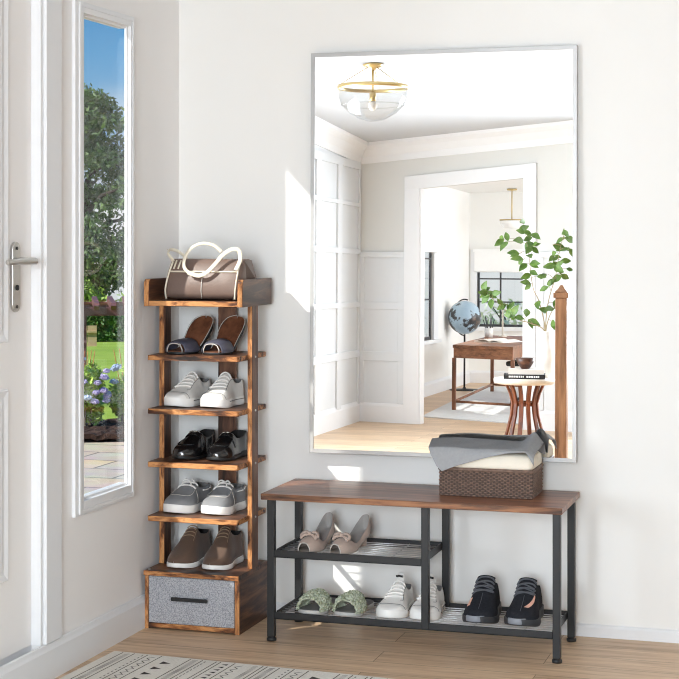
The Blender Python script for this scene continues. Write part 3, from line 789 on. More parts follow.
# ------------------------------------------------------------------ handbag
HB = (.185, -.2, 1.0002)
bag = empty('handbag', HB, 'brown leather handbag with cream piping and looped handles on top of the shoe tower', 'handbag')
def bagring(z, x0, x1, dy, r=.02, n=5):
    pts = []
    for cx, cy, a0 in ((x1-r, dy-r, 0), (x0+r, dy-r, pi/2), (x0+r, -dy+r, pi), (x1-r, -dy+r, 1.5*pi)):
        for k in range(n): a = a0+k/(n-1)*pi/2; pts.append((cx+r*cos(a), cy+r*sin(a), z))
    return pts
b = MB()
b.loft([bagring(0.001, -.128, .118, .058), bagring(.02, -.131, .122, .066), bagring(.05, -.128, .124, .064), bagring(.085, -.123, .126, .052), bagring(.118, -.117, .127, .034, .014), bagring(.128, -.115, .127, .022, .01), bagring(.126, -.110, .122, .017, .008), bagring(.10, -.106, .118, .015, .008)], True, True, 0, True)
b.build('body', 'leather', bag, 0, 2, 1)
b = MB()
# flap line along the front, side pipings, base piping, centre seam
fl = lambda z: -np.interp(z, [0, .02, .05, .085, .118, .128], [.058, .066, .064, .052, .034, .022])-.001
xl = lambda z: np.interp(z, [0, .02, .05, .085, .118, .128], [-.128, -.131, -.128, -.123, -.117, -.115])
xr = lambda z: np.interp(z, [0, .02, .05, .085, .118, .128], [.118, .122, .124, .126, .127, .127])
MB().tube([(x, fl(.088), .088) for x in np.linspace(xl(.088)+.01, xr(.088)-.01, 8)], .0028, 8).build('piping', 'cream_leather', bag)
for fx in (xl, xr):
    sg = 1 if fx is xl else -1
    MB().tube(smoothpath([(fx(z)+sg*.012, fl(z)-.0005, z) for z in (.004, .03, .06, .09, .118)], 4), .003, 8).build('piping', 'cream_leather', bag)
b = MB(); b.tube([(.0, fl(z)-.0005, z) for z in (.006, .03, .055, .083)], .0013, 6); b.build('seam', 'pale_edge', bag)
for x in (-.098, -.084):
    MB().tube([(x+.004, fl(.122)-.002, .122), (x, fl(.098)-.002, .096)], .003, 6, flat=(.006, .003, (0, -1, .3))).build('handle_tab', 'cream_leather', bag)
strap = lambda pts, w=.013: MB().tube(smoothpath(pts, 8), 1, 10, flat=(w, .0045, (0, -1, .35)))
strap([(-.010, -.068, .078), (-.035, -.071, .083), (-.055, -.069, .103), (-.056, -.058, .133), (-.038, -.048, .161), (-.005, -.042, .174), (.030, -.040, .168), (.056, -.040, .148)], .011).build('handle', 'cream_leather', bag)
strap([(-.040, -.0735, .086), (-.006, -.0745, .0765), (.020, -.072, .086), (.044, -.062, .112), (.066, -.052, .140), (.092, -.044, .156), (.112, -.04, .152), (.118, -.044, .124), (.108, -.056, .093)], .014).build('handle', 'cream_leather', bag)
b = MB(); b.tube(smoothpath([(-.105, -.03, .118), (-.128, -.02, .142), (-.132, 0, .154), (-.112, .012, .15), (-.085, .012, .132), (-.075, .008, .115)], 6), 1, 8, flat=(.012, .004, (0, 1, .5)))
b.build('side_strap', 'cream_leather', bag)
b = MB(); b.loft([[(.126, -.03, .124), (.128, .03, .124), (.142, .045, .06), (.138, .05, .012), (.12, .0, .01), (.124, -.02, .07)], [(.118, -.03, .12), (.12, .03, .12), (.13, .043, .06), (.128, .048, .012), (.112, .0, .01), (.116, -.02, .07)]], True, True, smooth=False)
b.build('gusset', 'leather_dark', bag, .002)

# ------------------------------------------------------------------ bench
B0 = (.856, -.2, 0)
bench = empty('shoe_bench', B0, 'low bench with brown rustic wooden top, black metal legs and wire shelves under the mirror', 'bench')
lb = lambda p: (p[0]-B0[0], p[1]-B0[1], p[2])
MB().box(lb((.408, -.352, .4185)), lb((1.302, -.035, .437)), 0, 1).build('bench_top', ['bench_wood', 'bench_edge'], bench, .002, 2)
FX = [(.4235, .4455), (.893, .915), (1.273, 1.295)]
FY0, FY1, BY0, BY1 = -.34, -.318, -.087, -.065
for i, (x0, x1) in enumerate(FX):
    for (y0, y1) in ((FY0, FY1), (BY0, BY1)):
        z0 = .012 if i != 1 else .066
        lg = MB().box(lb((x0, y0, z0)), lb((x1, y1, .418))).build('leg', 'black_metal', bench, .002, 2)
        if i != 1:
            c = lb(((x0+x1)/2, (y0+y1)/2, 0))
            MB().lathe([(.0002, 0), (.014, 0), (.0145, .004), (.0145, .008), (.010, .010), (.010, .0135), (.0002, .0135)], c, 16).build('foot', 'black_plastic', lg)
def wire_shelf(name, x0, x1, zf, hf, dz=.003):
    b = MB()
    b.box(lb((x0, FY0+.002, zf-hf)), lb((x1, FY0+.006, zf))); b.box(lb((x0, FY0+.002, zf-hf)), lb((x1, FY1, zf-hf+.003)))
    b.box(lb((x0, BY1-.006, zf-hf)), lb((x1, BY1-.002, zf))); b.box(lb((x0, BY0, zf-hf)), lb((x1, BY1-.002, zf-hf+.003)))
    for xa in (x0, x1-.004): b.box(lb((xa, FY1, zf-hf)), lb((xa+.004, BY0, zf)))
    fr = b.build(name, 'black_metal', bench, .0008, 1)
    b = MB(); z = zf-.006-dz
    ys = np.linspace(FY1+.014, BY0-.010, 9)
    for y in ys: b.tube([lb((x0+.004, y, z)), lb((x1-.004, y, z))], .0017, 6)
    nx = max(2, int((x1-x0)/.16))
    for k in range(1, nx+1):
        x = x0+(x1-x0)*k/(nx+.6)
        b.tube([lb((x, FY1-.01, z-.003)), lb((x, BY0+.01, z-.003))], .0022, 6)
    b.box(lb((x0+.004, FY1-.0155, z-.002)), lb((x1-.004, FY1+.0, z+.0015)))
    b.build('wire_mesh', 'wire', fr)
    return z+.0017
ZU = wire_shelf('upper_shelf', .446, .8925, .270, .022)
b = None
ZL = wire_shelf('lower_shelf', .446, 1.2725, .087, .021)

# ------------------------------------------------------------------ shoes on the bench
def heel(pos, label, m, rz=0):
    zs = [(0, .040), (.1, .036), (.25, .026), (.4, .012), (.55, .002), (.65, 0), (1, 0)]
    s = Shoe('peep_toe_heel', pos, .19, .080, label, 'beige heels on the upper wire shelf', rz, m, HW_POINT, zs)
    s.sole('beige_lining', .005, .001, 'sole', None, 0, 1, 0)
    hr = [(0, .052), (.03, .05), (.1, .036), (.22, .022), (.4, .016), (.55, .02), (.66, .03), (.8, .03), (.93, .024), (1, .02)]
    hc = [(0, .006), (.60, .008), (.66, .044), (.75, .042), (.85, .036), (.93, .031), (1, .026)]
    s.upper(['beige_suede', 'pale_lining'], .004, hr, hc, [(0, .72), (.2, .86), (.5, .92), (.66, .72), (1, .74)], .63, 0, .955, 'upper', 2)
    # peep-toe rim
    t = .955; pts = [s.side(t, 0, -1), s.side(t, .5, -1)]+[s.top(t, f, 0) for f in (-1, -.5, 0, .5, 1)]+[s.side(t, .5, 1), s.side(t, 0, 1)]
    b = MB(); b.tube(smoothpath(pts, 3), .0016, 6); b.build('toe_rim', 'pale_edge', s.root)
    # block heel
    b = MB()
    def ring(z, k, dy): return [(s.c(.05)+k*.017*cos(a), s.y(.09)+dy+k*.015*sin(a), z) for a in [2*pi*q/12 for q in range(12)]]
    b.loft([ring(0, .55, -.002), ring(.02, .6, -.001), ring(.04, 1, 0)], True, True); b.build('heel', 'beige_suede', s.root, .001)
    # knotted bow
    b = MB(); p = s.top(.74, 0, .006)
    for sg in (-1, 1):
        b.tube(smoothpath([p, p+Vector((sg*.010, .004, .006)), p+Vector((sg*.022, .003, .002)), p+Vector((sg*.026, -.004, -.006)), p+Vector((sg*.014, -.006, -.002)), p], 5), [.003+.0025*sin(pi*k/25) for k in range(26)], 8)
        b.tube(smoothpath([p, p+Vector((sg*.014, -.009, -.001)), p+Vector((sg*.026, -.012, -.012))], 4), .004, 8)
    b.ball(p+Vector((0, -.001, .002)), .0075, 10, 8, 0, (1, .9, .9))
    b.build('bow', 'beige_suede', s.root, 0, 2)
heel((.543, -.232, ZU), 'beige peep-toe heel with knotted bow, nearer the shoe tower, on the upper wire shelf', -1, radians(-6))
heel((.648, -.230, ZU), 'beige peep-toe heel with knotted bow, farther from the shoe tower, on the upper wire shelf', 1, radians(-16))

def fluffy(pos, label, m, rz=0):
    s = Shoe('fluffy_slipper', pos, .19, .088, label, 'green fluffy slippers on the lower wire shelf', rz, m, HW, [(0, 0), (1, 0)], 'slipper')
    s.sole('grey_sole', [(0, .016), (1, .011)], .0015, 'sole', ['grey_lining'])
    hk = [(.4, .052), (.55, .058), (.7, .056), (.9, .046)]; hrk = [(.4, .034), (.9, .032)]
    ob = s.upper(['green_fluff', 'green_fluff'], .010, hrk, hk, [(0, .86), (1, .86)], 0, .5, .9, 'strap', 2)
    so_ = ob.modifiers.new('so', 'SOLIDIFY'); so_.thickness = .003; so_.offset = 0
    b = MB(); r2 = random.Random(int(pos[0]*1000))
    for i in range(520):
        t = r2.uniform(.485, .91); q = r2.uniform(-1.65, 1.65)
        if abs(q) < 1: p = s.top(t, q, .001)
        else: p = s.side(t, max(0, 1-(abs(q)-1)/.65), 1 if q > 0 else -1, .001)
        rr_ = r2.uniform(.0028, .0050)
        b.ball(p+Vector((r2.uniform(-.002, .002), r2.uniform(-.002, .002), r2.uniform(0, .003))), rr_, 6, 4, 0 if r2.random() < .7 else 1, (1, r2.uniform(.7, 1.6), 1))
    fz = b.build('fluff', ['green_fluff', 'green_fluff_dark'], ob); fz['kind'] = 'stuff'
fluffy((.553, -.232, ZL), 'sage green fluffy open-toe slipper, nearer the shoe tower, on the lower wire shelf', -1, radians(-4))
fluffy((.662, -.226, ZL), 'sage green fluffy open-toe slipper, farther from the shoe tower, on the lower wire shelf', 1, radians(-8))

sneaker((.785, -.205, ZL), 'white leather sneaker beside the green slippers on the lower wire shelf', -1, 'white sneakers on the bench', .195, .090, .88, 'leather_sneaker', 0, True)
sneaker((.882, -.200, ZL), 'white leather sneaker half hidden behind the middle front leg of the bench', 1, 'white sneakers on the bench', .195, .090, .88, 'leather_sneaker', 0, True)

def knit(pos, label, m, rz=0):
    s = Shoe('knit_sneaker', pos, .2, .098, label, 'black knit sneakers on the lower wire shelf', rz, m)
    s.sole('dark_foam', [(0, .034), (.3, .028), (.7, .022), (1, .018)], .005, 'sole', None, 0, 1, .008)
    hr = [(0, .082), (.06, .086), (.2, .084), (.3, .096), (.4, .100), (.5, .082), (.65, .058), (.8, .043), (.92, .036), (1, .024)]
    hc = [(0, .045), (.31, .045), (.36, .116), (.42, .114), (.5, .096), (.62, .072), (.74, .058), (.86, .048), (.95, .038), (1, .026)]
    s.upper(['black_knit', 'dark_lining'], .018, hr, hc, [(0, .82), (.2, .82), (.36, .80), (.5, .74), (.65, .72), (.8, .8), (1, .86)], .355)
    # collar pull ears
    b = MB(); b.grid(lambda u, v: s.top(.37-.03*v, (u-.5)*1.8, .001)+Vector((0, .008*v, .018*v*(.8+.4*abs(2*u-1)-.5*(2*u-1)**6))), 10, 4); b.build('tongue', 'black_knit', s.root, 0, 2, 1, .005)
    s.laces('lace_black', .41, .57, 4, .0028, .98, .02)
    b = MB()
    for k in range(3):
        p0 = s.top(.46+.05*k, -.8, .005); p1 = s.top(.50+.04*k, .75, .005); pm = s.top(.5+.045*k, -.1, .009)
        b.tube(smoothpath([p0, pm, p1], 5), .0022, 6)
    b.build('lace', 'lace_black', s.root)
    # pale pink side panel
    sg = m
    b = MB(); b.grid(lambda u, v: (s.top(.83-.26*u, .12+.62*u+.26*v, .0025) if sg > 0 else s.top(.82-.16*u, -(.56+.40*v), .002)), 10, 4); b.build('side_stripe', 'pink_knit', s.root, 0, 2, 1, .001)
    # smoky toe bumper window
    b = MB(); b.grid(lambda u, v: Vector((s.c(.98)+(u-.62)*.056, s.y(1)+.012*(2*u-1)**2-.0075+.001*v, .010+.018*v)), 8, 3); b.build('toe_bumper', 'smoke_rubber', s.root, 0, 2, 1, .003)
    line_on(s, 'lace_black', [[s.top(t, 0, .0008) for t in (.6, .68, .76, .84, .9)]], .0009)
knit((1.046, -.195, ZL), 'black knit sneaker with a small salmon patch, nearer the middle bench leg', -1, radians(3))
knit((1.170, -.192, ZL), 'black knit sneaker with a long salmon stripe, nearer the outer end leg of the bench', 1, radians(-3))

# ------------------------------------------------------------------ basket, cushion, cloth on the bench
K0 = (1.058, -.145, .4372)
basket = empty('wicker_basket', K0, 'low dark brown woven wicker basket on the bench top', 'basket')
bx0, bx1, by0, by1, bh = -.141, .141, -.088, .082, .079
b = MB(); b.box((bx0+.003, by0+.003, 0.001), (bx1-.003, by1-.003, .006))
for lo, hi in [((bx0+.0035, by0+.0035, .006), (bx1-.0035, by0+.008, bh-.002)), ((bx0+.0035, by1-.008, .006), (bx1-.0035, by1-.0035, bh-.002)), ((bx0+.0035, by0+.008, .006), (bx0+.008, by1-.008, bh-.002)), ((bx1-.008, by0+.008, .006), (bx1-.0035, by1-.008, bh-.002))]: b.box(lo, hi)
b.build('basket_core', 'wicker_dark', basket)
b = MB()
def weave(o, ux, nrm, length, nc, nr):
    o = Vector(o); ux = Vector(ux); nrm = Vector(nrm); up = Vector((0, 0, 1)); rh = bh/nr; cw = length/nc
    for r in range(nr):
        for c in range(-1, nc+1):
            if (c+r) % 2: continue
            x0, x1 = max(0, (c-.12)*cw), min(length, (c+1.12)*cw)
            if x1-x0 < .002: continue
            jit = rnd.uniform(-.0004, .0004)
            pts = []
            for i in range(5):
                t = i/4; x = x0+(x1-x0)*t; d = .0005+.0026*sin(pi*t)**.7 if t not in (0, 1) else .0003
                for j, (dz, kk) in enumerate(((.06, .15), (.3, .85), (.5, 1), (.7, .85), (.94, .15))):
                    pts.append(o+ux*x+up*((r+dz)*rh+jit)+nrm*(d*kk))
            fs = [(i*5+j, (i+1)*5+j, (i+1)*5+j+1, i*5+j+1) for i in range(4) for j in range(4)]
            b.add(pts, fs, 0, True)
weave((bx0+.003, by0+.0035, .001), (1, 0, 0), (0, -1, 0), bx1-bx0-.006, 33, 15)
weave((bx1-.0035, by0+.003, .001), (0, 1, 0), (1, 0, 0), by1-by0-.006, 19, 15)
weave((bx0+.0035, by1-.003, .001), (0, -1, 0), (-1, 0, 0), by1-by0-.006, 19, 15)
weave((bx1-.003, by1-.0035, .001), (-1, 0, 0), (0, 1, 0), bx1-bx0-.006, 33, 15)
b.build('woven_side', 'wicker', basket)
b = MB(); b.tube([(bx0+.005, by0+.004, bh), (bx1-.005, by0+.004, bh), (bx1-.004, by0+.005, bh), (bx1-.004, by1-.005, bh), (bx1-.005, by1-.004, bh), (bx0+.005, by1-.004, bh), (bx0+.004, by1-.005, bh), (bx0+.004, by0+.005, bh)], .0052, 8, 0, True)
b.build('rim', 'wicker', basket)

b = MB(); n = 10
def cush(u, v):
    return None
def rr(z, dx, dy, r=.02, sag=0): 
    out = []
    for cx, cy, a0 in ((dx-r, dy-r, 0), (-dx+r, dy-r, pi/2), (-dx+r, -dy+r, pi), (dx-r, -dy+r, 1.5*pi)):
        for k in range(5): a = a0+k/4*pi/2; out.append((cx+r*cos(a), cy-.003+r*sin(a), z))
    return out
b.loft([rr(.0, .118, .064), rr(.025, .124, .070), rr(.055, .126, .072), rr(.0705, .130, .075), rr(.0735, .141, .086), rr(.085, .140, .085), rr(.100, .139, .083), rr(.110, .135, .078, .026), rr(.115, .122, .068, .03), rr(.117, .08, .04, .03)], True, True)
cushion = b.build('cushion', 'cream_cloth', None, 0, 2, 1); cushion.location = (K0[0], K0[1], K0[2]+.012)
tag(cushion, 'cream padded cushion filling the wicker basket, partly under the grey cloth', 'cushion')

def cloth(u, v):
    # u along x; v climbs the back, crosses the top and hangs down the front to a point
    x = -.154+.296*u
    pk = math.exp(-((u-.92)/.075)**2)
    zend = np.interp(u, [0, .07, .2, .5, .75, .93, 1], [.090, .074, .086, .113, .133, .139, .120])
    ridge = .147+.003*sin(u*9)+.0035*sin(u*4+1)+.030*pk+.006*math.exp(-((u-.55)/.2)**2)
    front = .1405+.002*sin(u*8+1)
    if v < .18:
        a = v/.18; y = .092-.042*a**1.3; z = .112+(ridge-.112)*sin(a*pi/2)
    elif v < .55:
        a = (v-.18)/.37; y = .050-.140*a; z = ridge+(front-ridge)*a**.8+.003*sin(u*17+a*5)*a*(1-a)*2
    else:
        a = (v-.55)/.45
        y = -.090-.011*sin(min(1, a*2)*pi/2)-.004*sin(u*9)*a-.004*a; z = front-(front-zend)*a-.001
    if u < .3: k = (1-u/.3)**1.5; x += k*np.interp(v, [0, .18, .55, 1], [-.040, -.040, -.016, .012]); z -= .003*k
    if u > .95:
        k = (u-.95)/.05; x += .004*k; z -= .022*k*(.3+.7*v)
    return (x, y, z+.0025)
b = MB(); b.grid(cloth, 70, 50)
cl = b.build('throw_cloth', 'grey_cloth', None, 0, 2, 1, .0025, off=1); cl.location = K0
tag(cl, 'grey cloth draped over the cream cushion, hanging to a point on the basket front', 'cloth')

# ------------------------------------------------------------------ mirror
MA, MBk = .0167, .0131
MY0 = -.02-MA*1.298-MBk*1.769
def mp_(x, z, d=0):
    """point of the leaning mirror's front plane, d metres behind it"""
    nn = Vector((MA, -1, MBk)).normalized()
    return Vector((x, MY0+MA*x+MBk*z, z))-nn*d
mc = mp_(.878, .521)
mirror = empty('wall_mirror', mc, 'large rectangular wall mirror with thin silver frame hanging above the bench', 'mirror')
X0, X1, Z0, Z1 = .460, 1.292, .5215, 1.768
def mpt(x, z, d): return mp_(x, z, d)-mc
b = MB(); fw = .0125
outer = [(X0, Z0), (X1, Z0), (X1, Z1), (X0, Z1)]; inner = [(X0+fw, Z0+fw), (X1-fw, Z0+fw), (X1-fw, Z1-fw), (X0+fw, Z1-fw)]
rings = [[mpt(x, z, .0175) for x, z in outer], [mpt(x, z, .001) for x, z in outer], [mpt(x+(.001 if x < .8 else -.001), z+(.001 if z < 1 else -.001), 0) for x, z in outer], [mpt(x, z, 0) for x, z in inner], [mpt(x, z, .0032) for x, z in inner], [mpt(x, z, .0175) for x, z in inner]]
b.loft(rings, True, False, smooth=False); b.loft([rings[-1], rings[0]], True, False, smooth=False)
b.build('frame', 'silver_frame', mirror)
b = MB(); g = .0012
gl = [(X0+fw-g, Z0+fw-g), (X1-fw+g, Z0+fw-g), (X1-fw+g, Z1-fw+g), (X0+fw-g, Z1-fw+g)]
b.loft([[mpt(x, z, .007) for x, z in gl], [mpt(x, z, .003) for x, z in gl]], True, True, smooth=False)
b.build('mirror_glass', 'mirror', mirror)
b = MB(); b.loft([[mpt(x, z, .0165) for x, z in gl], [mpt(x, z, .0072) for x, z in gl]], True, True, smooth=False); b.build('back_panel', 'black_plastic', mirror)
b = MB(); b.loft([[mpt(x, z, .0176) for x, z in inner], [(Vector((x, -.0005, z))-mc) for x, z in [(.7, .9), (1.0, .9), (1.0, 1.4), (.7, 1.4)]]], True, True, smooth=False); b.build('wall_bracket', 'black_plastic', mirror)

# ------------------------------------------------------------------ rug
rug = MB(); RL, RW = 1.85, 1.15
# local: x along the long side, y towards the room; far edge at y=0
rug.box((0, -RW, 0), (RL, 0, .006))
r3 = random.Random(3)
def rq(pts, z=.0064): rug.add([(x, y, z) for x, y in pts], [list(range(len(pts)))], 1)
def bar(x, w, y0=-RW+.01, y1=-.008): rq([(x, y0), (x+w, y0), (x+w, y1), (x, y1)])
def dashes(x, w, ln, gap):
    y = -RW+.02
    while y < -.02: rq([(x, y), (x+w, y), (x+w, y+ln), (x, y+ln)]); y += ln+gap
def tri(x, w, h, gap, fl=1):
    y = -RW+.02
    while y < -.03: rq([(x, y), (x+w, y+h/2), (x, y+h)] if fl > 0 else [(x+w, y), (x+w, y+h), (x, y+h/2)]); y += h+gap
def zig(x, w, p, t=.004):
    y = -RW+.02; s = 1
    while y < -.03:
        xa, xb = (x, x+w) if s > 0 else (x+w, x)
        rq([(xa, y), (xa+t, y), (xb+t, y+p), (xb, y+p)] if True else None); y += p; s = -s
def comb(x, w, p, ln=.004):
    y = -RW+.02
    while y < -.02: rq([(x, y), (x+w, y+.006), (x+w, y+.006+ln), (x, y+ln)]); y += p
seq = ['bar', 'comb', 'bar', 'gap', 'dash', 'bar', 'zig', 'bar', 'gap', 'tri', 'gap', 'bar', 'comb', 'bar', 'dash', 'gap', 'bar', 'bar', 'tri2', 'bar', 'zig', 'gap', 'comb', 'bar']
x = .03; i = 0
while x < RL-.06:
    k = seq[i % len(seq)]; i += 1
    if k == 'bar': bar(x, .003); x += .013
    elif k == 'comb': comb(x, .014, .012); x += .024
    elif k == 'gap': x += .018
    elif k == 'dash': dashes(x, .003, .012, .010); x += .012
    elif k == 'zig': zig(x, .016, .016); x += .03
    elif k == 'tri': tri(x, .03, .028, .03); x += .042
    elif k == 'tri2': tri(x, .018, .016, .012, -1); x += .03
ro = rug.build('rug', ['rug', 'rug_black']); ro.location = (.053, -.600, .0); ro.rotation_euler = (0, 0, -.056)
tag(ro, 'ivory rug with dark stripes and triangles on the floor before the shoe tower', 'rug')

# ------------------------------------------------------------------ things seen in the mirror
# ceiling light
CL = Vector((-.298, -3.824, ceil_z(-.298, -3.824)))
CL.z += 0
cl_ = empty('ceiling_light', CL, 'semi-flush brass ceiling light with clear glass bowl, reflected in the mirror', 'ceiling light')
MB().lathe([(.0002, .004), (.055, .002), (.056, -.008), (.045, -.016), (.02, -.022), (.014, -.034), (.0002, -.034)], (0, 0, 0), 28).build('canopy', 'brass', cl_)
MB().tube([(0, 0, -.03), (0, 0, -.16)], .006, 10).build('stem', 'brass', cl_)
b = MB(); R = .195
b.lathe([(R-.003, -.118), (R, -.118), (R, -.138), (R-.003, -.138), (R-.003, -.118)], (0, 0, 0), 48); b.build('ring', 'brass', cl_)
for k in range(3):
    a = 2*pi*k/3+.5; MB().tube([(.03*cos(a), .03*sin(a), -.02), ((R-.003)*cos(a), (R-.003)*sin(a), -.122)], .0022, 6).build('rod', 'brass', cl_)
b = MB(); b.tube([(0, 0, -.155), (0, 0, -.205)], .018, 14); b.build('socket', 'brass', cl_)
MB().ball((0, 0, -.228), .024, 14, 10, 0, (1, 1, 1.2)).build('bulb', 'white_ceramic', cl_)
b = MB(); b.lathe([(R-.005, -.134), (R-.006, -.185), (.175, -.225), (.13, -.27), (.07, -.305), (.03, -.315), (.0002, -.315), (.03, -.312), (.07, -.302), (.128, -.267), (.172, -.223), (R-.009, -.185), (R-.008, -.134)], (0, 0, 0), 40)
b.build('bowl', 'lamp_glass', cl_)
b = MB(); b.tube([(.172*cos(a), .172*sin(a), -.226) for a in [2*pi*k/40 for k in range(40)]], .003, 6, 0, True); b.build('bowl_band', 'lamp_glass', cl_)

# newel post
N0 = (.627, -4.70, 0)
nw = empty('newel_post', N0, 'square oak newel post with a pointed cap, reflected at the edge of the mirror', 'newel post')
MB().box((-.034, -.034, 0), (.034, .034, .955)).build('post', 'newel', nw, .004, 2)
b = MB(); b.box((-.044, -.044, .955), (.044, .044, .985)); sq = lambda h, z: [(-h, -h, z), (h, -h, z), (h, h, z), (-h, h, z)]
b.loft([sq(.036, .985), sq(.036, .992), sq(.02, 1.008), sq(.008, 1.03)], True, True, smooth=False); b.build('cap', 'newel', nw, .003, 2)

# round side table with slatted hourglass base
T0 = (.338, -5.18, 0)
tb = empty('side_table', T0, 'round side table with pale stone top and slatted walnut hourglass base, reflected in the mirror', 'side table')
MB().lathe([(.0002, .418), (.17, .418), (.191, .430), (.192, .448), (.187, .455), (.0002, .455)], (0, 0, 0), 48).build('table_top', 'stone_top', tb, .0)
for k in range(12):
    a = 2*pi*k/12+.1
    def ps(r, z, da=0): return Vector((r*cos(a), r*sin(a), z))
    P = [ps(.118, .417), ps(.092, .36), ps(.076, .30), ps(.084, .23), ps(.112, .12), ps(.145, .012)]
    tang = Vector((-sin(a), cos(a), 0)); rad = Vector((cos(a), sin(a), 0))
    b = MB(); b.loft([[p+tang*.012+rad*.007, p-tang*.012+rad*.007, p-tang*.012-rad*.007, p+tang*.012-rad*.007] for p in P], True, True, smooth=False)
    b.build('slat', 'red_walnut', tb, .001, 1)
b = MB(); b.lathe([(.125, .0), (.158, .0), (.158, .014), (.125, .014), (.125, .0)], (0, 0, 0), 40, 0, False); b.build('base_ring', 'red_walnut', tb)
MB().lathe([(.055, .312), (.068, .307), (.068, .287), (.055, .282), (.055, .312)], (0, 0, 0), 28, 0, False).build('waist_ring', 'red_walnut', tb)
# books
def book(name, loc, w, d, h, rz, cover, label, letters=False):
    o = empty(name, loc, label, 'book', None, rz)
    b = MB(); b.box((-w/2+.003, -d/2+.003, .003), (w/2-.003, d/2-.003, h-.003)); b.build('pages', 'paper', o)
    b = MB(); b.box((-w/2, -d/2, 0), (w/2, d/2, .0028)); b.box((-w/2, -d/2, h-.0028), (w/2, d/2, h)); b.box((-w/2, d/2-.0028, .0028), (w/2, d/2, h-.0028))
    b.build('cover', cover, o)
    if letters:
        b = MB(); r = random.Random(5); x = -w/2+.03
        while x < w/2-.04:
            ww = r.choice((.006, .009, .012)); 
            if r.random() < .8: b.box((x, d/2, h*.34), (x+ww, d/2+.0006, h*.7))
            x += ww+.004
        b.build('spine_lettering', 'paper', o)
    return o
book('book', (.345, -5.125, .4552), .25, .165, .028, radians(-8), 'black_plastic', 'thick book with dark spine lettered in white, lower of two on the side table', True)
book('book', (.355, -5.122, .4834), .215, .15, .030, radians(-8), 'book_grey', 'pale grey book on top of the dark-spined one on the side table')
bw = MB().lathe([(.0002, 0), (.022, 0), (.028, .004), (.046, .03), (.060, .066), (.057, .067), (.043, .033), (.024, .009), (.0002, .007)], (0, 0, 0), 28).build('bowl', 'bowl_wood'); bw.location = (.350, -5.12, .5136)
tag(bw, 'dark wooden bowl on the pale grey book', 'bowl')
vs = MB().lathe([(.0002, 0), (.052, 0), (.058, .02), (.058, .06), (.054, .085), (.058, .11), (.058, .17), (.05, .2), (.036, .22), (.034, .25), (.042, .285), (.038, .285), (.03, .25), (.032, .22), (.045, .195), (.052, .17), (.05, .02), (.0002, .012)], (0, 0, 0), 32).build('vase', 'white_ceramic'); vs.location = (.445, -5.305, .4552)
tag(vs, 'white ceramic bottle-shaped vase holding leafy branches on the side table', 'vase')
# branches
V0 = Vector((.445, -5.305, .60))
brn = empty('leafy_branches', V0, 'tall green leafy branches in the white vase, reflected in the mirror', 'branches')
BR = [[(.445, .60), (.443, .741), (.431, .822), (.399, .933), (.367, .995), (.348, 1.088), (.335, 1.194), (.316, 1.307), (.297, 1.407)],
      [(.44, .60), (.441, .741), (.35, .758+.03), (.287, .805), (.224, .837), (.16, .899), (.097, .949), (.058, .992)],
      [(.45, .60), (.446, .741), (.455, .872), (.474, .965), (.51, 1.089), (.535, 1.245), (.565, 1.357)],
      [(.448, .60), (.449, .741), (.468, .822), (.493, .872), (.511, .903)]]
r4 = random.Random(11); bpts = []
b = MB()
for bi, br in enumerate(BR):
    pp = [Vector((x-V0.x, 0+(.0 if i < 2 else (.02*(bi-1.5)*(i-1)/3)), z-V0.z)) for i, (x, z) in enumerate(br)]
    sp = smoothpath(pp, 5); bpts.append(sp); n = len(sp)
    b.tube(sp, [.0042*(1-.75*i/n) for i in range(n)], 7)
allp = [p for sp in bpts for p in sp[8:]]
LV = [(0.155, 1.293), (0.192, 1.273), (0.244, 1.226), (0.276, 1.19), (0.288, 1.362), (0.326, 1.384), (0.375, 1.334), (0.283, 1.304), (0.344, 1.28), (0.377, 1.28), (0.306, 1.141), (0.347, 1.21), (0.372, 1.161), (0.339, 1.247), (0.364, 1.103), (0.319, 1.081), (0.331, 1.04), (0.414, 1.079), (0.439, 1.005), (0.439, 1.084), (0.057, 1.014), (0.057, 0.976), (0.064, 0.935), (0.106, 0.91), (0.098, 0.963), (0.134, 0.974), (0.165, 0.919), (0.17, 0.889), (0.227, 0.898), (0.219, 0.858), (0.26, 0.867), (0.242, 0.832), (0.322, 0.855), (0.282, 0.821), (0.371, 0.794), (0.556, 1.359), (0.548, 1.313), (0.529, 1.264), (0.57, 1.252), (0.493, 1.224), (0.488, 1.194), (0.513, 1.153), (0.48, 1.145), (0.529, 1.129), (0.57, 1.178), (0.516, 1.068), (0.48, 1.046), (0.559, 1.08), (0.44, 0.873), (0.498, 0.791), (0.506, 0.898), (0.478, 0.881), (0.398, 0.908), (0.301, 1.425), (0.579, 1.113), (0.594, 1.31), (0.611, 1.228)]
lf = MB()
def leaf(base, tip, wid, nrm):
    d = tip-base; L = d.length; d.normalize(); a = d.cross(nrm).normalized(); nn = a.cross(d).normalized()
    prof = [(0, .0), (.12, .42), (.3, .88), (.48, 1), (.68, .78), (.86, .38), (1, 0)]
    vs = []
    for t, w in prof:
        c = base+d*(L*t)+nn*(-.18*L*t*t)
        vs += [c-a*(w*wid/2+1e-4)+nn*w*wid*.18, c, c+a*(w*wid/2+1e-4)+nn*w*wid*.18]
    fs = []
    for i in range(len(prof)-1):
        for j in range(2): fs.append((i*3+j, i*3+j+1, (i+1)*3+j+1, (i+1)*3+j))
    lf.add(vs, fs, 0, True)
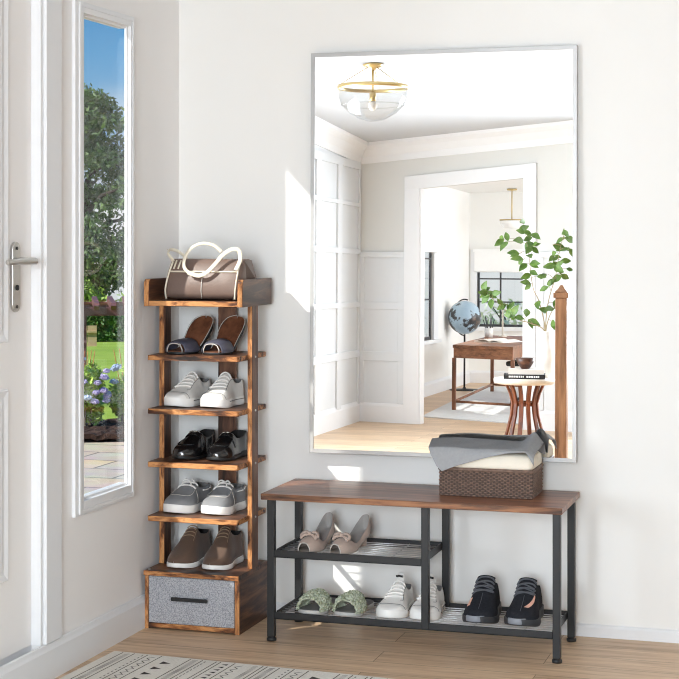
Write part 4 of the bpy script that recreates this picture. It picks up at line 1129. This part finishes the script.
for (x, z) in LV:
    c = Vector((x-V0.x, r4.uniform(-.05, .05), z-V0.z))
    q = min(allp, key=lambda p: (p-c).length)
    base = q; v = c-q
    size = r4.uniform(.058, .085)
    if v.length < .02: v = Vector((r4.choice((-1, 1)), 0, -.3))
    dv = (v.normalized()*.8+Vector((r4.uniform(-.5, .5), r4.uniform(-.3, .3), r4.uniform(-.6, .2)))).normalized()
    st = c-dv*size*.5
    b.tube(smoothpath([q, (q+st)/2+Vector((0, 0, .006)), st], 3), .0014, 5)
    leaf(st, c+dv*size*.55, size*.58, Vector((r4.uniform(-.5, .5), 1, r4.uniform(-.1, .7))).normalized())
    if r4.random() < .8:
        c2 = c+Vector((r4.uniform(-.03, .03), r4.uniform(-.03, .03), r4.uniform(-.03, .03))); dv2 = Vector((r4.uniform(-1, 1), r4.uniform(-.4, .4), r4.uniform(-.7, .4))).normalized()
        leaf(st, st+dv2*size*.8, size*.42, Vector((r4.uniform(-.5, .5), 1, r4.uniform(-.1, .7))).normalized())
b.build('stem', 'twig', brn); lf.build('foliage', 'leaf', brn)

# ------------------------------------------------------------------ far room through the doorway
FXL, FYB, FH = -1.235, -11.6, 1.93
FT = .03
# left wall with window, back wall with window
LWY0, LWY1, LWZ0, LWZ1 = -9.80, -8.7, .50, 1.60
BWX0, BWX1, BWZ0, BWZ1 = -1.155, -.30, .57, 1.30
w = MB()
for lo, hi in [((FXL-FT, FYB-.12, 0), (FXL, LWY0, 2.3)), ((FXL-FT, LWY0, 0), (FXL, LWY1, LWZ0)), ((FXL-FT, LWY0, LWZ1), (FXL, LWY1, 2.3)), ((FXL-FT, LWY1, 0), (FXL, -7.06, 2.3))]: w.box(lo, hi)
struct(w.build('wall_far_left', 'wall'))
w = MB()
for lo, hi in [((FXL, FYB-.12, 0), (BWX0, FYB, 2.3)), ((BWX0, FYB-.12, 0), (BWX1, FYB, BWZ0)), ((BWX0, FYB-.12, BWZ1), (BWX1, FYB, 2.3)), ((BWX1, FYB-.12, 0), (5.0, FYB, 2.3))]: w.box(lo, hi)
struct(w.build('wall_far_back', 'wall'))
cs2 = [(FXL-.12, FYB-.12), (5.1, FYB-.12), (5.1, -6.15), (FXL-.12, -7.08)]
struct(MB().loft([[(x, y, FH+.02*(x+1.2)) for x, y in cs2], [(x, y, FH+.1+.02*(x+1.2)) for x, y in cs2]], True, True, smooth=False).build('ceiling_far', 'wall'))
b = MB(); mould(b, (FXL, FYB, 0), (FXL, -7.06, 0), (1, 0, 0), [(0, 0), (.018, 0), (.018, .10), (.01, .115), (0, .125)]); mould(b, (FXL+.02, FYB, 0), (5.0, FYB, 0), (0, 1, 0), [(0, 0), (.018, 0), (.018, .10), (.01, .115), (0, .125)]); struct(b.build('baseboard_far', 'trim'))
# window on the left wall of the far room
def far_window(name, loc, fr, casing, bars, pane):
    o = bpy.data.objects.new(name, None); COL.objects.link(o); o.location = loc; struct(o)
    L = lambda p: tuple(Vector(p)-Vector(loc))
    for nm, mt, lst in (('window_frame', 'trim', casing), ('glazing_bars', 'window_black', bars), ('pane', 'glass', pane)):
        b = MB()
        for lo, hi in lst: b.box(L(lo), L(hi))
        b.build(nm, mt, o, .001 if nm != 'pane' else 0, 1)
x = FXL
far_window('window_2', (x, -9.25, LWZ0), None,
           [((x+.0005, LWY0-.2, LWZ0), (x+.02, LWY0, LWZ1+.06)), ((x+.0005, LWY1, LWZ0), (x+.02, LWY1+.12, LWZ1+.06)), ((x+.0005, LWY0, LWZ1), (x+.02, LWY1, LWZ1+.06)), ((x+.0005, LWY0-.22, LWZ0-.03), (x+.05, LWY1+.14, LWZ0))],
           [((x-.016, LWY0, LWZ0), (x-.004, LWY0+.05, LWZ1)), ((x-.016, LWY1-.05, LWZ0), (x-.004, LWY1, LWZ1)), ((x-.016, LWY0, LWZ0), (x-.004, LWY1, LWZ0+.03)), ((x-.016, LWY0, LWZ1-.03), (x-.004, LWY1, LWZ1))]
           + [((x-.014, LWY0+.05, z), (x-.006, LWY1-.05, z+.014)) for z in (.86, 1.23)] + [((x-.013, y, LWZ0+.03), (x-.007, y+.014, LWZ1-.03)) for y in (-9.25,)],
           [((x-.011, LWY0+.04, LWZ0+.02), (x-.009, LWY1-.04, LWZ1-.02))])
y = FYB
far_window('window_3', ((BWX0+BWX1)/2, y, BWZ0), None,
           [((BWX0-.06, y+.0005, BWZ0), (BWX0, y+.02, BWZ1+.05)), ((BWX1, y+.0005, BWZ0), (BWX1+.06, y+.02, BWZ1+.05)), ((BWX0, y+.0005, BWZ1), (BWX1, y+.02, BWZ1+.05)), ((BWX0-.07, y+.0005, BWZ0-.04), (BWX1+.07, y+.05, BWZ0))],
           [((BWX0, y-.06, BWZ0), (BWX0+.022, y-.03, BWZ1)), ((BWX1-.022, y-.06, BWZ0), (BWX1, y-.03, BWZ1)), ((BWX0, y-.06, BWZ0), (BWX1, y-.03, BWZ0+.025)), ((BWX0, y-.06, BWZ1-.03), (BWX1, y-.03, BWZ1))]
           + [((BWX0+.02, y-.055, z), (BWX1-.02, y-.035, z+.014)) for z in (.815, 1.05)] + [((xx, y-.054, BWZ0+.02), (xx+.016, y-.036, BWZ1-.02)) for xx in (-.925, -.62)],
           [((BWX0+.02, y-.047, BWZ0+.02), (BWX1-.02, y-.043, BWZ1-.02))])
sh = MB(); sh.box((FXL+.022, LWY0-.05, 1.30), (FXL+.032, LWY1+.05, 1.61)); sh.tube([(FXL+.027, LWY0-.05, 1.30), (FXL+.027, LWY1+.05, 1.30)], .007, 8); sh.box((FXL+.0205, LWY0-.06, 1.61), (FXL+.05, LWY1+.06, 1.65))
tag(sh.build('window_shade', 'shade'), 'white fabric shade half drawn over the side window of the far room', 'window shade')
sh = MB(); sh.box((BWX0-.02, FYB+.0225, 1.13), (BWX1+.02, FYB+.03, 1.33)); sh.tube([(BWX0-.02, FYB+.027, 1.13), (BWX1+.02, FYB+.027, 1.13)], .007, 8); sh.box((BWX0-.03, FYB+.0215, 1.33), (BWX1+.03, FYB+.05, 1.36))
tag(sh.build('window_shade', 'shade'), 'white fabric shade at the top of the end window behind the desk', 'window shade')
# pale rug under the desk
b = MB(); b.prism([(-.80, -7.40), (.15, -7.0), (1.2, -6.75), (1.2, -11.0), (-.98, -11.0)], 0.0, .008); fr = b.build('area_rug', 'rug_grey')
tag(fr, 'plain pale grey rug under the desk in the far room', 'rug')
# desk
D0 = (-.42, -8.9, 0)
dk = empty('writing_desk', D0, 'slim walnut writing desk with open frame legs in the far room', 'desk')
a0 = Vector((-.687, -8.06, 0)); a1 = Vector((-.171, -7.85, 0)); c0 = Vector((-.765, -10.30, 0)); c1 = c0+(a1-a0)*1.05
dd = Vector(D0)
def dl(p, z): q = p-dd; return (q.x, q.y, z)
quad = [a0, a1, c1, c0]
ct = sum(quad, Vector())/4
b = MB(); b.loft([[dl(p+(p-ct).normalized()*.012, z) for p in quad] for z in (.505, .53)], True, True, smooth=False); b.build('desk_top', 'walnut_x', dk, .002)
b = MB(); b.loft([[dl(p+(ct-p).normalized()*.006, z) for p in quad] for z in (.425, .505)], True, True, smooth=False); b.build('drawer_case', 'walnut_x', dk, .002)
for p in quad:
    q = p+(ct-p).normalized()*.02; q = q-dd
    MB().box((q.x-.015, q.y-.015, .0085), (q.x+.015, q.y+.015, .425)).build('leg', 'walnut', dk, .001, 1)
def dbar(p, q, z):
    p = p+(ct-p).normalized()*.03; q = q+(ct-q).normalized()*.03
    MB().tube([dl(p, z), dl(q, z)], .011, 6).build('stretcher', 'walnut_x', dk)
dbar(a0, a1, .075); dbar(a0, c0, .075); dbar(c0, c1, .075)
# on the desk
ob = empty('open_book', (-.44, -8.75, .5305), 'open white book lying on the writing desk', 'book', None, radians(20))
for sg in (-1, 1):
    MB().grid(lambda u, v: (sg*(.002+.13*u), -.17+.34*v, .006+.020*sin(pi*min(1, u*1.1))**.7*(1-u*.6)), 8, 4).build('page', 'paper', ob, 0, 2, 0, .006)
b = MB(); b.box((-.135, -.175, 0), (.135, .175, .004)); b.build('cover', 'paper', ob)
pc = empty('pen_cup', (-.70, -9.75, .5305), 'small white cup of dark pens on the writing desk', 'pen cup')
MB().lathe([(.0002, 0), (.036, 0), (.04, .085), (.036, .085), (.033, .006), (.0002, .006)], (0, 0, 0), 20).build('cup', 'white_ceramic', pc)
for k in range(6):
    a = k*1.05; MB().tube([(.012*cos(a), .012*sin(a), .008), (.05*cos(a), .04*sin(a), .16+.015*(k % 3))], .004, 6).build('pen', 'black_plastic', pc)
b = MB(); b.tube(smoothpath([(.05, -.1, 0), (-.05, .1, 0)], 2), .001); 
dc = empty('desk_lamp', (-.60, -9.9, .5305), 'slim pale candlestick lamp at the back of the writing desk', 'lamp')
MB().lathe([(.0002, 0), (.04, 0), (.04, .01), (.008, .016), (.007, .27), (.0002, .27)], (0, 0, 0), 16).build('stand', 'stone_top', dc)
MB().lathe([(.012, .25), (.012, .30), (.0002, .30)], (0, 0, 0), 12).build('socket', 'stone_top', dc)
# desk chair half hidden beyond the desk
ch = empty('office_chair', (-.18, -8.75, .0085), 'black office chair mostly hidden beyond the writing desk', 'chair')
MB().box((-.17, -.17, .33), (.13, .17, .37)).build('seat', 'black_plastic', ch, .015, 3)
MB().box((.13, -.15, .36), (.16, .15, .49)).build('backrest', 'black_plastic', ch, .012, 3)
MB().tube([(0, 0, .05), (0, 0, .33)], .016, 10).build('column', 'black_metal', ch)
for k in range(5):
    a = 2*pi*k/5; MB().tube([(0, 0, .07), (.15*cos(a), .15*sin(a), .045), (.17*cos(a), .17*sin(a), .012)], .011, 6).build('leg', 'black_metal', ch)
# globe
G0 = (-1.06, -10.47, 0)
gb = empty('floor_globe', G0, 'blue floor-standing globe on a thin black pole in the far room', 'globe')
gc = Vector((0, 0, .69)); gr = .158
MB().ball((0, 0, .69), gr, 32, 20).build('globe_ball', 'globe', gb)
b = MB(); b.tube([gc+Vector((.02*sin(a), (gr+.012)*cos(a)*.25-(gr+.014)*sin(a)*0, 0))*0+Vector(((gr+.014)*cos(a)*.75, (gr+.014)*cos(a)*.66, (gr+.014)*sin(a))) for a in [pi*.42+pi*1.05*k/20 for k in range(21)]], .006, 8); b.build('meridian_arm', 'black_metal', gb)
MB().tube([(0, 0, .012), (0, 0, .53)], .009, 10).build('pole', 'black_metal', gb)
MB().lathe([(.0002, 0), (.14, 0), (.142, .008), (.02, .014), (.012, .03), (.0002, .03)], (0, 0, 0), 32).build('base', 'black_metal', gb)
# pendant
P0_ = Vector((-.70, -11.0, FH+.02*(-.79+1.2)))
pl = empty('pendant_lamp', P0_, 'pale brass pendant lamp with white glass shade hanging in the far room', 'pendant lamp')
MB().lathe([(.0002, 0), (.05, 0), (.05, -.015), (.0002, -.02)], (0, 0, 0), 20).build('canopy', 'brass', pl)
MB().tube([(0, 0, -.015), (0, 0, -.30)], .006, 8).build('rod', 'brass', pl)
MB().lathe([(.118, -.305), (.12, -.30), (.12, -.312), (.116, -.312), (.118, -.305)], (0, 0, 0), 32).build('ring', 'brass', pl)
MB().lathe([(.0002, -.30), (.118, -.305), (.115, -.34), (.07, -.38), (.0002, -.39)], (0, 0, 0), 32).build('lamp_shade', 'shade', pl)

# ------------------------------------------------------------------ the garden outside
def struct_plane(name, pts, mat, thick=.05):
    b = MB(); b.loft([[(x, y, z-thick) for x, y, z in pts], pts], True, True, smooth=False); return struct(b.build(name, mat))
FD = Vector((-.445, .896, 0)); FS = Vector((.896, .445, 0)); CAMXY = Vector((2.062, -4.907, 0))
def gp(d, s, z): p = CAMXY+FD*d+FS*s; return (p.x, p.y, z)
struct_plane('patio', [(-9, -14.5, -.031), (LX-.14, -14.5, -.031), (LX-.14, -2.0, -.031), (-.125, -2.0, -.031), (-.125, .13, -.031), (-.125, 5.2, -.031)] and [(-9, -3, -.035), (-.13, -1.6, -.035), (-.13, 5.6, -.035), (-9, 1.2, -.035)], 'paver')
struct_plane('garden_path', [(-9, -16, -.04), (LX-.14, -16, -.04), (LX-.14, -2.0, -.04), (-9, -3.0, -.04)], 'paver')
bed = MB()
def bedz(u, v): 
    d = 9.85+.75*u; s = -3.2+6*v; return gp(d, s, -.012+.010*sin(u*pi)+rnd.uniform(-.012, .012))
bed.grid(bedz, 30, 200, 0, False); bo = bed.build('garden_bed', 'mulch', None, 0, 2, 0, .03); bo['kind'] = 'stuff'; tag(bo, 'dark mulch bed between the patio and the lawn outside the window', 'mulch')
bo2 = struct_plane('lawn', [gp(10.45, -9, -.035), gp(10.45, 9, -.035), gp(14, 14, -.11), gp(60, 30, -2.35), gp(60, -30, -2.35), gp(14, -14, -.11)], 'lawn', .05)

def cards(b, pts, size, r, mat=0, updir=None):
    for p in pts:
        n = Vector((r.gauss(0, 1), r.gauss(0, 1), r.gauss(0, 1)+.4)).normalized()
        a = n.cross(Vector((r.random()-.5, r.random()-.5, r.random()-.5))).normalized(); c = n.cross(a)
        s = size*r.uniform(.6, 1.3)
        b.add([p-a*s, p-a*s*.3+c*s*.36+n*s*.08, p+a*s*.45+c*s*.3, p+a*s, p+a*s*.3-c*s*.36, p-a*s*.45-c*s*.3], [(0, 1, 2, 3, 4, 5)], mat)
def inball(r, c, rad):
    while True:
        v = Vector((r.uniform(-1, 1), r.uniform(-1, 1), r.uniform(-1, 1)))
        if .15 < v.length < 1: return Vector(c)+Vector((v.x*rad[0], v.y*rad[1], v.z*rad[2]))

# big tree
T = Vector(gp(47, .35, -1.8))
tr = empty('garden_tree', T, 'tall dark green broadleaf tree rising beyond the lawn outside the side window', 'tree')
b = MB(); b.tube([(0, 0, 0), (.05, 0, 1.6), (-.1, .1, 3.0), (.0, .1, 4.6)], [.28, .22, .17, .08], 10)
for k in range(9):
    a = k*2.4; z = 1.8+k*.36; b.tube([(0, 0, z), (.8*cos(a), .8*sin(a), z+.5), (1.9*cos(a), 1.9*sin(a), z+.7)], [.09, .06, .02], 6)
b.build('trunk', 'bark', tr)
r5 = random.Random(21); blobs = []
for k in range(130):
    z = r5.uniform(1.0, 7.2)
    rad = 2.6*min(1, (7.4-z)/3.2)*min(1, (z+.3)/1.6)
    a = r5.uniform(0, 2*pi); q = rad*sqrt(r5.random())
    x = q*cos(a); yv = q*sin(a)
    blobs.append(((x, yv, z), r5.uniform(.35, .62)))
# lower tier hanging towards the left as in the view
side = FS
for s_, z in [(.9-.3, 6.8-.2), (.5, 6.3), (.9, 5.6), (1.2, 5.3), (.3, 5.5), (.6, 4.8), (1.3, 4.6), (1.0, 4.0), (.3, 4.0), (.5, 3.3), (1.2, 3.4), (1.5, 2.9), (.2, 2.9), (.6, 2.2), (1.1, 2.6), (.3, 1.7), (.7, 1.6)]:
    p = FS*(s_-.2); blobs.append(((p.x, p.y, z), r5.uniform(.4, .6)))
pts = []
for c, rad in blobs:
    for k in range(120): pts.append(inball(r5, c, (rad*1.25, rad*1.25, rad*.7)))
b = MB(); cards(b, pts, .10, r5); b.build('foliage', 'tree_leaf', tr)

def shrub(name, loc, rad, n, size, mat, label, cat='shrub', seed=1, stemmat='bark', group=None, parts=True):
    o = empty(name, loc, label, cat, group); r = random.Random(seed)
    b = MB(); pts = []
    for k in range(14):
        c = inball(r, (0, 0, rad[2]), (rad[0]*.7, rad[1]*.7, rad[2]*.7))
        for q in range(n//14): pts.append(inball(r, c, (rad[0]*.42, rad[1]*.42, rad[2]*.42)))
    pts = [p if p.z > .02 else Vector((p.x, p.y, .03)) for p in pts]
    cards(b, pts, size, r); b.build('foliage', mat, o)
    b = MB()
    for k in range(7):
        a = k*.9; b.tube([(.3*rad[0]*cos(a), .3*rad[0]*sin(a), 0), (rad[0]*.4*cos(a), rad[1]*.4*sin(a), rad[2]*.8), (rad[0]*.6*cos(a), rad[1]*.6*sin(a), rad[2]*1.4)], [size*.3, size*.2, size*.1], 6)
    b.build('stem', stemmat, o)
    return o
shrub('garden_bush', gp(42.6, .35, -1.60), (.55, .55, .98), 2600, .07, 'bright_leaf', 'bright green bush behind the timber pergola, at the window jamb nearer the door', seed=2)
shrub('garden_bush', gp(42.6, 1.55, -1.60), (.50, .5, .80), 1600, .06, 'bright_leaf', 'low yellow-green bush behind the timber pergola, at the window jamb nearer the corner', seed=3)
# hedge
hd = MB(); r6 = random.Random(8)
hc0 = Vector(gp(40, 0, -1.50))
he = empty('clipped_hedge', hc0, 'dark green clipped hedge across the end of the lawn', 'hedge')
pts = []
for k in range(9000):
    s = r6.uniform(-3.5, 3.5); u = r6.random(); 
    d = -.4 if u < .6 else r6.uniform(-.4, .4); z = r6.uniform(0.02, .95) if u < .6 else .95+r6.uniform(-.03, .05)
    p = FS*s+FD*(d+r6.uniform(-.07, .05)); pts.append(Vector((p.x, p.y, z)))
b = MB(); cards(b, pts, .055, r6); b.build('foliage', 'hedge_leaf', he)
b = MB(); b.loft([[tuple(FS*s+FD*d+Vector((0, 0, z))) for s, d in ((-3.5, -.36), (3.5, -.36), (3.5, .36), (-3.5, .36))] for z in (0, .92)], True, True, smooth=False); b.build('hedge_body', 'hedge_leaf', he)
# pergola
pg0 = Vector(gp(12.5, -.8, -.05)); pg = empty('pergola', pg0, 'low purple-brown timber pergola beam on a post beyond the flower bed', 'pergola')
def pgp(s, d, z): p = FS*s+FD*d; return (p.x, p.y, z)
def beam(name, s0, s1, d0, d1, z0, z1): 
    b = MB(); b.loft([[pgp(s0, d0, z0), pgp(s1, d0, z0), pgp(s1, d1, z0), pgp(s0, d1, z0)], [pgp(s0, d0, z1), pgp(s1, d0, z1), pgp(s1, d1, z1), pgp(s0, d1, z1)]], True, True, smooth=False); return b.build(name, 'arbor', pg, .004)
SO = .8
beam('beam', -1.3, 1.6, 0, .06, .640, .705)
beam('beam', -1.3, 1.6, 1.1, 1.16, .640, .70)
for k in range(20):
    s = -1.05+k*.125
    b = MB(); b.loft([[pgp(s+ds, d, z) for d, z in ((-.16, .722), (-.10, .690), (1.3, .690), (1.36, .722), (1.3, .74), (-.13, .742))] for ds in (0, .04)], True, True, smooth=False); b.build('rafter', 'arbor', pg)
for s in (-1.15, .862, 1.5):
    beam('post', s, s+.035, .01, .05, 0, .64); 
# timber fence panel
fp0 = Vector(gp(34, -.13, -1.2)); fp = empty('fence_panel', fp0, 'pale timber fence panel standing by the hedge', 'fence')
def fbox(name, s0, s1, z0, z1, d=0):
    b = MB(); P = lambda s, dd, z: tuple(FS*s+FD*(dd+d)+Vector((0, 0, z)))
    b.loft([[P(s0, 0, z0), P(s1, 0, z0), P(s1, .05, z0), P(s0, .05, z0)], [P(s0, 0, z1), P(s1, 0, z1), P(s1, .05, z1), P(s0, .05, z1)]], True, True, smooth=False); b.build(name, 'fence_wood', fp)
for k in range(9): fbox('board', -1.1+k*.19, -1.1+k*.19+.18, .0, .54)
fbox('rail', -1.1, .6, .1, .14, -.05); fbox('rail', -1.1, .6, .4, .44, -.05)
# hydrangeas in the bed
def hydrangea(loc, h, w, seed, label, lilac=True, heads=9):
    o = shrub('hydrangea', loc, (w, w*.8, h/2), 2600, .024, 'hyd_leaf', label, 'flowering shrub', seed, 'twig'); r = random.Random(seed+50)
    for k in range(heads):
        u_ = r.uniform(-1, 1); z = h*r.uniform(.40, 1.02)*(1-.15*u_*u_)
        c = FS*(w*1.0*u_)-FD*(w*.95*sqrt(max(0, 1-u_*u_*.8))*(1.15-.55*z/h)); c.z = z; rr_ = r.uniform(.018, .029)
        pts = []
        for i in range(90):
            v = Vector((r.gauss(0, 1), r.gauss(0, 1), r.gauss(0, 1))).normalized(); v.z = abs(v.z)*.8-.1
            pts.append(c+v*rr_)
        b = MB(); cards(b, pts, .010, r); b.ball(c, rr_*.85, 10, 6, 0, (1, 1, .7)); b.build('flower_head', 'petal_lilac' if (lilac and r.random() < .75) else 'petal_blue', o)
    b = MB()
    for k in range(8):
        a = r.uniform(0, 2*pi); q = w*.6*r.random()
        b.tube(smoothpath([(q*.3*cos(a), q*.3*sin(a), .05), (q*cos(a), q*sin(a), h*.7), (q*1.5*cos(a), q*1.5*sin(a), h*1.12)], 3), .0024, 5)
    b.build('bare_stem', 'stem_red', o)
hydrangea(gp(10.20, .055, .018), .42, .16, 31, 'hydrangea with lilac flower heads on the door side of the window view', True, 26)
hydrangea(gp(10.30, .345, .018), .42, .14, 32, 'leafy yellow-green hydrangea with pale blue flower heads beside the lilac one', False, 6)
hydrangea(gp(10.25, .78, .018), .40, .18, 33, 'hydrangea beyond the window jamb nearest the room corner', False, 6)
hydrangea(gp(10.25, -.33, .018), .40, .19, 34, 'hydrangea mostly hidden by the window jamb nearest the door', True, 6)
# pale shrubs outside the far room's windows
shrub('garden_bush', (-.8, -14.4, -.05), (1.2, .6, .55), 1800, .05, 'pale_leaf', 'pale green bush outside the end window behind the desk', seed=5)
shrub('garden_bush', (-3.6, -11.6, -.05), (.8, 1.3, .6), 1800, .05, 'pale_leaf', 'pale bush outside the side window of the far room', seed=6)

# ------------------------------------------------------------------ light
sd = bpy.data.lights.new('sun', 'SUN'); sd.energy = 4.2; sd.angle = radians(1.2); sd.color = (1, .965, .91)
so = bpy.data.objects.new('sun', sd); COL.objects.link(so)
so.rotation_euler = Vector((.9, 1, -.95)).to_track_quat('-Z', 'Y').to_euler()
so.location = (-5, -6, 6)
def area(name, loc, direction, sx, sy, power, color=(1, 1, 1), spread=180):
    l = bpy.data.lights.new(name, 'AREA'); l.shape = 'RECTANGLE'; l.size = sx; l.size_y = sy; l.energy = power; l.color = color; l.spread = radians(spread)
    o = bpy.data.objects.new(name, l); COL.objects.link(o); o.location = loc
    o.rotation_euler = Vector(direction).to_track_quat('-Z', 'Y').to_euler(); return o
FILL_TINT = (.82, .915, 1)
area('added_fill_left', (LX-.05, -3.95, 1.0), (1, 0, -.12), 1.8, 1.1, 74, FILL_TINT, 180)  # added soft area light in the unseen recess opening, brightens from the left
pf = ow(2.75, -.04, 1.25); area('added_fill_front', pf, (-.5, 1, -.10), 1.5, 1.4, 88, FILL_TINT, 140)  # added frontal fill behind the camera, set in an unseen opening
area('far_room_added_fill', (2.6, -9.2, 1.2), (-1, 0, 0), 3.2, 1.3, 84, (.87, .935, 1))  # added area light standing unseen inside the far room to brighten it

# world: clear blue sky, pale towards the horizon, a few thin clouds
wd = bpy.data.worlds.new('sky'); scene.world = wd; wd.use_nodes = True; nt = wd.node_tree
bg = nt.nodes['Background']
tc = nt.nodes.new('ShaderNodeTexCoord'); sx = nt.nodes.new('ShaderNodeSeparateXYZ'); nt.links.new(tc.outputs['Generated'], sx.inputs[0])
r = nt.nodes.new('ShaderNodeValToRGB'); els = r.color_ramp.elements
els[0].position = 0; els[0].color = rgba(lin((240, 244, 247))); els[1].position = .135; els[1].color = rgba(lin((72, 156, 218)))
for p, c in ((.03, (206, 221, 238)), (.07, (146, 194, 234)), (.11, (100, 172, 226)), (.5, (64, 140, 204))):
    e = els.new(p); e.color = rgba(lin(c))
nt.links.new(sx.outputs['Z'], r.inputs['Fac'])
cn = nt.nodes.new('ShaderNodeTexNoise'); cn.inputs['Scale'].default_value = 16; cn.inputs['Detail'].default_value = 6
mpc = nt.nodes.new('ShaderNodeMapping'); mpc.inputs['Scale'].default_value = (1, 1, 2.2)
nt.links.new(tc.outputs['Generated'], mpc.inputs['Vector']); nt.links.new(mpc.outputs[0], cn.inputs['Vector'])
cr = nt.nodes.new('ShaderNodeValToRGB'); cr.color_ramp.elements[0].position = .5; cr.color_ramp.elements[1].position = .68
nt.links.new(cn.outputs['Fac'], cr.inputs['Fac'])
low = nt.nodes.new('ShaderNodeMapRange'); low.inputs['From Min'].default_value = .095; low.inputs['From Max'].default_value = .05
nt.links.new(sx.outputs['Z'], low.inputs['Value'])
mu = nt.nodes.new('ShaderNodeMath'); mu.operation = 'MULTIPLY'; nt.links.new(cr.outputs['Color'], mu.inputs[0]); nt.links.new(low.outputs[0], mu.inputs[1])
mxw = nt.nodes.new('ShaderNodeMix'); mxw.data_type = 'RGBA'; mxw.inputs['B'].default_value = (.95, .96, .97, 1)
nt.links.new(mu.outputs[0], mxw.inputs['Factor']); nt.links.new(r.outputs['Color'], mxw.inputs['A'])
nt.links.new(mxw.outputs['Result'], bg.inputs['Color']); bg.inputs['Strength'].default_value = .62

scene.view_settings.view_transform = 'Standard'; scene.view_settings.look = 'None'; scene.view_settings.exposure = .5; scene.view_settings.gamma = 1
scene.view_settings.use_curve_mapping = False
scene.cycles.pixel_filter_type = 'BLACKMAN_HARRIS'; scene.cycles.filter_width = 1.1
scene.cycles.max_bounces = 14; scene.cycles.diffuse_bounces = 8; scene.cycles.glossy_bounces = 6; scene.cycles.transparent_max_bounces = 24
scene.cycles.caustics_reflective = False; scene.cycles.caustics_refractive = False
scene.cycles.sample_clamp_indirect = 6
